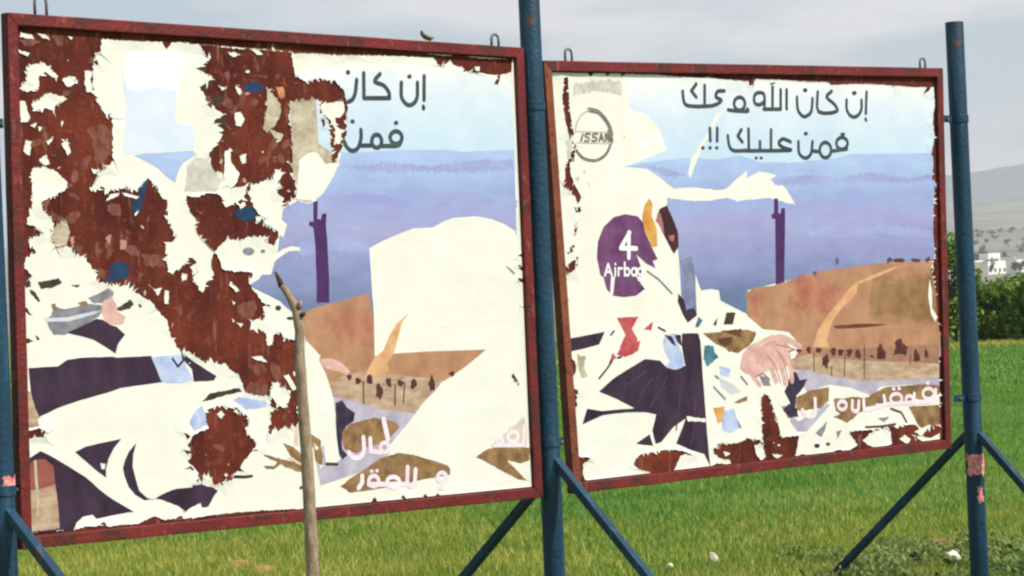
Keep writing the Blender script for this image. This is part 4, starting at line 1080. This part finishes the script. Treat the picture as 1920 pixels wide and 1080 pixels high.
# ------------------------------------------------------------------ bare sapling in front of the left board, dry leaf on the frame
st = thing('bare_sapling', 'bare broken sapling trunk standing in front of the left board', 'sapling', (-0.81, 10.6, 0))
pts = [(-0.005, 0, -0.15), (0, 0, 0.3), (0.001, 0, 0.75), (0, 0, 0.91), (-0.002, 0.005, 1.218), (-0.009, 0, 1.40), (-0.012, -0.004, 1.565), (-0.008, 0, 1.687), (-0.018, 0.003, 1.769), (-0.046, 0, 1.828), (-0.069, 0, 1.863)]
rr = [0.029, 0.028, 0.026, 0.0255, 0.0235, 0.022, 0.021, 0.0195, 0.018, 0.0145, 0.012]
P2, R2 = [], []
for i in range(len(pts)-1):
    for k in range(4):
        t = k/4; p = Vector(pts[i]).lerp(Vector(pts[i+1]), t); r = rr[i]+(rr[i+1]-rr[i])*t
        P2.append(p+Vector((0.0025*noise.noise((0, 0, p.z*9)), 0, 0))); R2.append(r*(1+0.09*noise.noise((3, 1, p.z*16))))
P2.append(Vector(pts[-1])); R2.append(rr[-1])
V, F = tube(P2, R2, 12); mesh_obj('trunk', V, F, BARK, st, smooth=True)
V, F = tube([(-0.069, 0, 1.858), (-0.078, 0, 1.885), (-0.092, 0, 1.917)], [0.012, 0.010, 0.004], 8); mesh_obj('broken_tip', V, F, BARKDARK, st, smooth=True)
V, F = tube([(-0.016, 0, 1.765), (-0.002, -0.01, 1.79), (0.002, -0.012, 1.80)], [0.014, 0.011, 0.007], 8); mesh_obj('branch_stub', V, F, BARK, st, smooth=True)
V, F = tube([(0.002, -0.01, 1.745), (0.016, -0.018, 1.752)], [0.010, 0.007], 8); mesh_obj('branch_stub', V, F, BARKDARK, st, smooth=True)

LEAFDRY = material('dry_leaf', lin(92, 88, 66), lin(136, 128, 98), scale=40, rough=0.8)
p = LQ[0].lerp(LQ[1], 0.796); base = LB.location + U*p.x + Vector((0, 0, p.y))
V, F = tube([(-.045, -.004, .05), (-.034, 0, .034), (-.012, .002, .020), (.015, 0, .013), (.045, .004, .020)], [.003, .008, .0115, .010, .003], 10)
V = [(v.x, v.y*1.6, v.z+0.004*abs(v.y)/.01) for v in V]
lf = mesh_obj('dry_leaf', V, F, LEAFDRY, smooth=True, loc=base); lf.rotation_euler = (0, 0, math.pi/2-YAW)
tag(lf, 'curled dry leaf lying on top of the left frame', 'leaf')

# ------------------------------------------------------------------ grass
def grass_mat(name, cols):
    m = bpy.data.materials.new(name); m.use_nodes = True; t = m.node_tree; p = t.nodes['Principled BSDF']
    g = t.nodes.new('ShaderNodeNewGeometry'); r = t.nodes.new('ShaderNodeValToRGB'); e = r.color_ramp.elements
    while len(e) < len(cols): e.new(0.5)
    for i, c in enumerate(cols): e[i].position = i/(len(cols)-1); e[i].color = c
    t.links.new(g.outputs['Random Per Island'], r.inputs['Fac'])
    co = t.nodes.new('ShaderNodeTexCoord'); n = t.nodes.new('ShaderNodeTexNoise'); n.inputs['Scale'].default_value = 0.5; n.inputs['Detail'].default_value = 5
    t.links.new(co.outputs['Object'], n.inputs['Vector'])
    r2 = t.nodes.new('ShaderNodeValToRGB'); r2.color_ramp.elements[0].position = .38; r2.color_ramp.elements[1].position = .64
    r2.color_ramp.elements[0].color = (0.78, 0.88, 0.72, 1); r2.color_ramp.elements[1].color = (1.18, 1.10, 1.0, 1)
    t.links.new(n.outputs['Fac'], r2.inputs['Fac'])
    x = t.nodes.new('ShaderNodeMix'); x.data_type = 'RGBA'; x.blend_type = 'MULTIPLY'; x.inputs[0].default_value = 1
    t.links.new(r.outputs['Color'], x.inputs[6]); t.links.new(r2.outputs['Color'], x.inputs[7])
    t.links.new(x.outputs[2], p.inputs['Base Color']); p.inputs['Roughness'].default_value = 0.6; p.inputs['Specular IOR Level'].default_value = 0.2
    tr = t.nodes.new('ShaderNodeBsdfTranslucent'); t.links.new(x.outputs[2], tr.inputs['Color'])
    ms = t.nodes.new('ShaderNodeMixShader'); ms.inputs[0].default_value = 0.3
    t.links.new(p.outputs[0], ms.inputs[1]); t.links.new(tr.outputs[0], ms.inputs[2])
    t.links.new(ms.outputs[0], t.nodes['Material Output'].inputs['Surface'])
    return m
def blades(name, n, ymin, ymax, hgt, wid, mat, lean=0.5, xpad=3.0, power=1.0, patch=None):
    rng = np.random.default_rng(abs(hash(name)) % 1000 if False else len(name)*7+int(ymin))
    y = ymin+(ymax-ymin)*rng.random(n)**power
    x = (rng.random(n)*2-1)*(0.20*y+xpad)
    if patch is not None:
        keep = np.array([patch(a, b) for a, b in zip(x, y)]) > rng.random(n)*0.0+rng.random(n); x, y = x[keep], y[keep]; n = len(x)
    h = hgt*(0.5+rng.random(n)*0.9); w = wid*(0.6+0.8*rng.random(n)); a = rng.random(n)*2*np.pi; l = h*lean*rng.random(n)
    b = rng.random(n)*2*np.pi
    V = np.zeros((n, 3, 3), np.float32)
    V[:, 0] = np.stack([x-np.cos(a)*w/2, y-np.sin(a)*w/2, np.full(n, -.02)], 1)
    V[:, 1] = np.stack([x+np.cos(a)*w/2, y+np.sin(a)*w/2, np.full(n, -.02)], 1)
    V[:, 2] = np.stack([x+np.cos(b)*l, y+np.sin(b)*l, h], 1)
    me = bpy.data.meshes.new(name); me.vertices.add(n*3); me.vertices.foreach_set('co', V.ravel())
    me.loops.add(n*3); me.loops.foreach_set('vertex_index', np.arange(n*3, dtype=np.int32))
    me.polygons.add(n); me.polygons.foreach_set('loop_start', np.arange(0, n*3, 3, dtype=np.int32)); me.polygons.foreach_set('loop_total', np.full(n, 3, np.int32))
    me.materials.append(mat); me.update(); me.validate()
    o = bpy.data.objects.new(name, me); col.objects.link(o); return tag(o, kind='stuff')
k = 1.06
G1 = grass_mat('grass_green', [lin(62, 108, 40, k), lin(90, 138, 54, k), lin(112, 156, 68, k), lin(142, 172, 92, k)])
G2 = grass_mat('grass_yellow', [lin(110, 128, 44, k), lin(152, 158, 64, k), lin(180, 174, 84, k), lin(212, 202, 124, k)])
blades('grass', 620000, 11, 46, 0.055, 0.011, G1, lean=1.3, power=0.8, xpad=1.5)
blades('far_grass', 260000, 45, 120, 0.08, 0.035, G1, lean=1.3, xpad=4)
blades('yellow_grass', 380000, 15.5, 27, 0.06, 0.011, G2, lean=1.2, patch=lambda x, y: max(0.14, 2.0-(y-17)/(3.0 if x > -.5 else 5))*(0.7+0.8*noise.noise((x*.6, y*.6, 5))))

blades('dry_verge', 40000, 75, 80, 0.12, 0.05, G2, lean=1.0, xpad=6)

def plant(label, x, y, n, size, mat, upright=0.4, seed=1, group=None):
    rg = random.Random(seed); root = thing('weed_plant', label, 'plant', (x, y, 0), 0, group)
    for k_ in range(n):
        a = rg.random()*2*math.pi; up = rg.uniform(upright*.5, upright*1.6); L_ = size*rg.uniform(.6, 1.1); w = L_*rg.uniform(.24, .36)
        V, F = [], []
        for j in range(5):
            t = j/4; ww = w*math.sin(math.pi*(0.12+0.86*t))*0.5
            px = L_*t*math.cos(up); pz = L_*t*math.sin(up)*(1-0.35*t)
            for s in (-1, 0, 1): V.append((px*math.cos(a)-s*ww*math.sin(a), px*math.sin(a)+s*ww*math.cos(a), pz+abs(s)*ww*.3+0.01))
        for j in range(4):
            for s in range(2): q = j*3+s; F.append((q, q+1, q+4, q+3))
        o = mesh_obj('leaf', V, F, mat, root); o.modifiers.new('thickness', 'SOLIDIFY').thickness = 0.002
    return root
WEED = grass_mat('weed_leaf', [lin(70, 92, 48, k), lin(104, 124, 66, k), lin(138, 150, 92, k)])
for i, (x, y, n, s, lab) in enumerate([(2.45, 17.35, 16, 0.17, 'broad leaved weed between the two soil patches'), (2.88, 17.1, 18, 0.19, 'broad leaved weed right of the right post'),
        (2.62, 17.0, 14, 0.15, 'low weed just behind the right post foot'), (2.06, 17.35, 14, 0.15, 'low weed beside the small pale stone at the rear brace foot'),
        (3.1, 17.5, 16, 0.2, 'broad leaved weed at the right picture edge'), (2.3, 17.9, 12, 0.15, 'small weed behind the front soil patch')]):
    plant(lab, x, y, n, s, WEED, 0.7, i+3, 'weeds around the right post')

def weed_cover(n):
    rng = np.random.default_rng(33); x = rng.uniform(1.6, 4.2, n*3); y = rng.uniform(16.0, 19.2, n*3)
    p = np.array([max(0, 1-((y_-17.2)/1.9)**2)*max(0, min(1, (x_-1.5)*1.2))*(0.45+1.1*noise.noise((x_*2.2, y_*1.2, 9))) for x_, y_ in zip(x, y)])
    kk_ = p > rng.random(n*3); x, y = x[kk_], y[kk_]; V, F = [], []
    for a_, b_ in zip(x, y):
        t = rng.random()*6.28; tl = rng.uniform(.1, .9); s = rng.uniform(.012, .034); z = rng.uniform(.02, .10)
        d = np.array([math.cos(t)*math.cos(tl), math.sin(t)*math.cos(tl), math.sin(tl)]); e = np.array([-math.sin(t), math.cos(t), 0])*.42
        c = np.array([a_, b_, z]); o = len(V); V += [c-d*s, c+e*s, c+d*s, c-e*s]; F.append((o, o+1, o+2, o+3))
    tag(mesh_obj('weeds', V, F, WEED), kind='stuff')
weed_cover(9000)

def soil(x, y, rx, ry, h, seed):
    V = [(x, y, h)]; F = []; n = 28
    for j, f in enumerate((0.35, 0.7, 1.0)):
        for i in range(n):
            a = 2*math.pi*i/n; q = 1+0.3*noise.noise((math.cos(a)*1.6+seed, math.sin(a)*1.6, 0.3))
            V.append((x+rx*f*q*math.cos(a), y+ry*f*q*math.sin(a), h*(1-f**1.6)+0.02*noise.noise((a*3, f*5, seed))-(0.03 if j == 2 else 0)))
    for i in range(n): F.append((0, 1+i, 1+(i+1) % n))
    for j in range(2):
        for i in range(n): a = 1+j*n+i; b = 1+j*n+(i+1) % n; F.append((a, a+n, b+n, b))
    tag(mesh_obj('soil_patch', V, F, SOIL, smooth=True), kind='structure')
blades('dry_grass', 26000, 16.2, 19.5, 0.05, 0.012, grass_mat('dry_blade', [lin(150, 128, 84), lin(186, 164, 112), lin(210, 190, 140)]), lean=1.3, patch=lambda x, y: 0.9*max(0, 1-((x-2.5)/.9)**2-((y-17.6)/1.3)**2)+.25*max(0, 1-((x+1.9)/.5)**2-((y-19.2)/.6)**2))
soil(2.21, 17.3, 0.17, 0.45, 0.06, 1); soil(2.72, 18.3, 0.14, 0.6, 0.085, 2); soil(-1.78, 18.9, 0.14, 0.3, 0.05, 5); soil(-1.98, 19.4, 0.16, .35, .05, 7)

def stone(label, x, y, r, mat, seed, z=0.0, flatn=0.7):
    bm = bmesh.new(); bmesh.ops.create_icosphere(bm, subdivisions=3, radius=r)
    for v in bm.verts:
        q = 1+0.35*noise.noise(v.co*2.2/r*0.5+Vector((seed, 0, 0)))+0.1*noise.noise(v.co*6/r*.5); v.co *= q; v.co.z *= flatn
    me = bpy.data.meshes.new('stone'); bm.to_mesh(me); bm.free(); me.materials.append(mat)
    me.polygons.foreach_set('use_smooth', [True]*len(me.polygons))
    o = bpy.data.objects.new('stone', me); col.objects.link(o); o.location = (x, y, z+r*flatn*.6)
    tag(o, label, 'stone', 'pale stones in the grass')
stone('white stone in grass below the left board, bigger of two', -2.96, 21.6, 0.058, STONE, 1, 0.06)
stone('small tan stone just right of the white stone below the left board', -2.77, 21.6, 0.034, STONE2, 2, 0.07)
stone('round white stone beside the right post', 2.66, 17.25, 0.046, STONE, 3, 0.03, .95)
stone('small pale stone near the foot of the rear brace', 1.99, 17.25, 0.026, STONE, 4, 0.05)
stone('pale stone in yellow grass under the right board, left one', 0.92, 17.6, 0.024, STONE2, 5, 0.04)
stone('pale upright stone in yellow grass under the right board, right one', 1.22, 17.9, 0.033, STONE2, 6, 0.03, 1.2)

# ------------------------------------------------------------------ trees
def leaf_mesh(name, blobs, n, size, mat, parent, seed):
    rng = np.random.default_rng(seed); B = np.array(blobs, float)     # cx cy cz rx ry rz
    wts = B[:, 3]*B[:, 4]*B[:, 5]; wts /= wts.sum()
    bi = rng.choice(len(B), n, p=wts); d = rng.normal(size=(n, 3)); d /= np.linalg.norm(d, axis=1)[:, None]
    rad = rng.random(n)**0.45
    c = B[bi, :3]+d*rad[:, None]*B[bi, 3:]*(1+0.18*rng.normal(size=(n, 1)))
    t1 = rng.normal(size=(n, 3)); t1 /= np.linalg.norm(t1, axis=1)[:, None]
    t2 = np.cross(t1, rng.normal(size=(n, 3))); t2 /= np.linalg.norm(t2, axis=1)[:, None]
    s = size*(0.5+rng.random((n, 1)))
    V = np.stack([c-t1*s, c+t2*s*.5, c+t1*s, c-t2*s*.5], 1).reshape(-1, 3)
    F = np.arange(n*4).reshape(-1, 4)
    return mesh_obj(name, V.tolist(), F.tolist(), mat, parent)
kk = 1.0
LEAF = grass_mat('tree_leaf', [lin(52, 84, 34, kk), lin(92, 126, 46, kk), lin(126, 154, 62, kk), lin(156, 176, 86, kk)])
LEAF2 = grass_mat('tree_leaf_far', [lin(40, 62, 34, kk), lin(70, 92, 50, kk), lin(96, 112, 66, kk)])
def tree(label, x, y, h, w, n, size, mat, seed, group, trunk_h=0.5, name='bushy_tree', z=0.0, nb=9):
    rg = random.Random(seed); root = thing(name, label, 'tree', (x, y, z), 0, group)
    blobs = []
    for _ in range(nb):
        a = rg.random()*6.28; q = rg.random()**.5*w*.34; cz = rg.uniform(trunk_h+h*.08, h*.78)
        s = (1-abs(cz/h-.45)*.9); blobs.append((q*math.cos(a)*s*1.2, q*math.sin(a)*s, cz, w*.24*rg.uniform(.7, 1.3), w*.24, h*.17*rg.uniform(.8, 1.3)))
    leaf_mesh('crown', blobs, n, size, mat, root, seed)
    vs = [tube([(0, 0, -.2), (0.03, 0, trunk_h), (0.05, 0.05, h*.55)], [w*.035+.02, w*.028+.02, .02], 7)]
    for _ in range(4):
        a = rg.random()*6.28; vs.append(tube([(0.03, 0, trunk_h*rg.uniform(.8, 1.2)), (w*.15*math.cos(a), w*.15*math.sin(a), h*.45), (w*.3*math.cos(a), w*.3*math.sin(a), h*.7)], [w*.02+.01, .02, .008], 6))
    mesh_obj('trunk', *join(*vs), BARKDARK, root, smooth=True)
    return root
gr = 'trees at the far edge of the field'
tree('tall narrow tree seen between the right board and right post', 12.75, 80.3, 3.6, 1.45, 5200, 0.075, LEAF, 1, gr, .25)
tree('bushy tree partly hidden by the right board', 12.0, 81, 2.9, 1.8, 3600, 0.08, LEAF, 2, gr, .3)
for i, (x, y, h, w, lab) in enumerate([(14.75, 84.5, 2.0, 1.6, 'low bushy tree directly right of the right post'), (15.5, 83.5, 1.95, 1.5, 'low bushy tree with its trunk showing, near picture edge'),
        (16.3, 84, 2.05, 1.7, 'low bushy tree cut by the right picture edge'), (15.1, 86, 2.05, 1.5, 'low tree standing behind the bushes right of the post'),
        (15.9, 87, 2.1, 1.6, 'rear bushy tree at the right picture edge'), (17.4, 84.5, 2.4, 1.8, 'bushy tree just outside the right picture edge')]):
    tree(lab, x*.955, y-3.8, h*1.03+.04, w*1.05, 5600, 0.075, LEAF, 20+i, gr, .2, nb=12)

# ------------------------------------------------------------------ village on the plain
WALLW = material('house_wall', lin(240, 234, 220, .95), lin(250, 246, 236, .95), scale=0.6, rough=.9)
WALLB = material('house_wall_tan', lin(196, 184, 162, .9), lin(214, 204, 184, .9), scale=0.6, rough=.9)
GLASS = material('house_window', lin(58, 62, 66), lin(76, 80, 84), scale=2, rough=.3)
def house(label, x, y, w, d, h, mat, seed):
    z = max(0, slope_h(x, y, 0)) if y > 900 else 0
    root = thing('flat_roofed_house', label, 'house', (x, y, z), 0.35+0.2*seed, 'pale houses of the distant village')
    mesh_obj('wall', *box((0, 0, h/2-1), (w, d, h+2)), mat, root)
    pv = join(box((0, -d/2+.1, h+.3), (w, .2, .6)), box((0, d/2-.1, h+.3), (w, .2, .6)), box((-w/2+.1, 0, h+.3), (.2, d-.4, .6)), box((w/2-.1, 0, h+.3), (.2, d-.4, .6)))
    mesh_obj('parapet', *pv, mat, root)
    wv = box((0, 0, 0), (1.3, .16, 1.5)); first = None
    for fl in range(max(1, int(h//3.2))):
        for i in range(max(2, int(w//3))):
            n_ = max(2, int(w//3)); px = -w/2+(i+.5)*w/n_
            if first is None: first = mesh_obj('window', *wv, GLASS, root); o = first
            else: o = first.copy(); col.objects.link(o); o.parent = root
            o.location = (px, -d/2-.02, 1.7+fl*3.2)
for i, (x, y, w, d, h, m_, lab) in enumerate([(221, 1190, 15, 9, 5.4, WALLW, 'brightest white house at the right picture edge'), (214, 1240, 7, 6, 7.6, WALLW, 'small white house standing above the others near the right edge'),
        (207, 1200, 13, 8, 5.0, WALLW, 'low white house left of the higher one'), (204.5, 1230, 12, 8, 4.9, WALLW, 'white house just right of the right post'), (203, 1290, 11, 8, 4.6, WALLW, 'small white house behind the house next to the right post'),
        (226, 1270, 12, 9, 5.2, WALLB, 'tan house behind the brightest white house'), (190, 1210, 10, 8, 7, WALLW, 'white house hidden by the right post')]):
    house(lab, x, y, w, d, h, m_, i)
rg = random.Random(5)
for i in range(16):
    x = rg.uniform(190, 232); y = rg.uniform(1150, 1420); h = rg.uniform(6, 10)
    z = max(0, slope_h(x, y, 0))
    tree('dark tree among the distant village houses', x, y, h, h*.85, 500, 0.5, LEAF2, 60+i, 'trees around the distant village', 1.6, 'village_tree', z, 6)
for i in range(30):
    x = rg.uniform(260, 420); y = rg.uniform(1500, 2300); x = y*rg.uniform(.155, .195); h = rg.uniform(3.5, 6.5)
    tree('small dark tree on the slope beyond the village', x, y, h, h*1.2, 260, 0.4, LEAF2, 90+i, 'scattered trees on the slope', 1.2, 'slope_tree', slope_h(x, y, 0), 5)
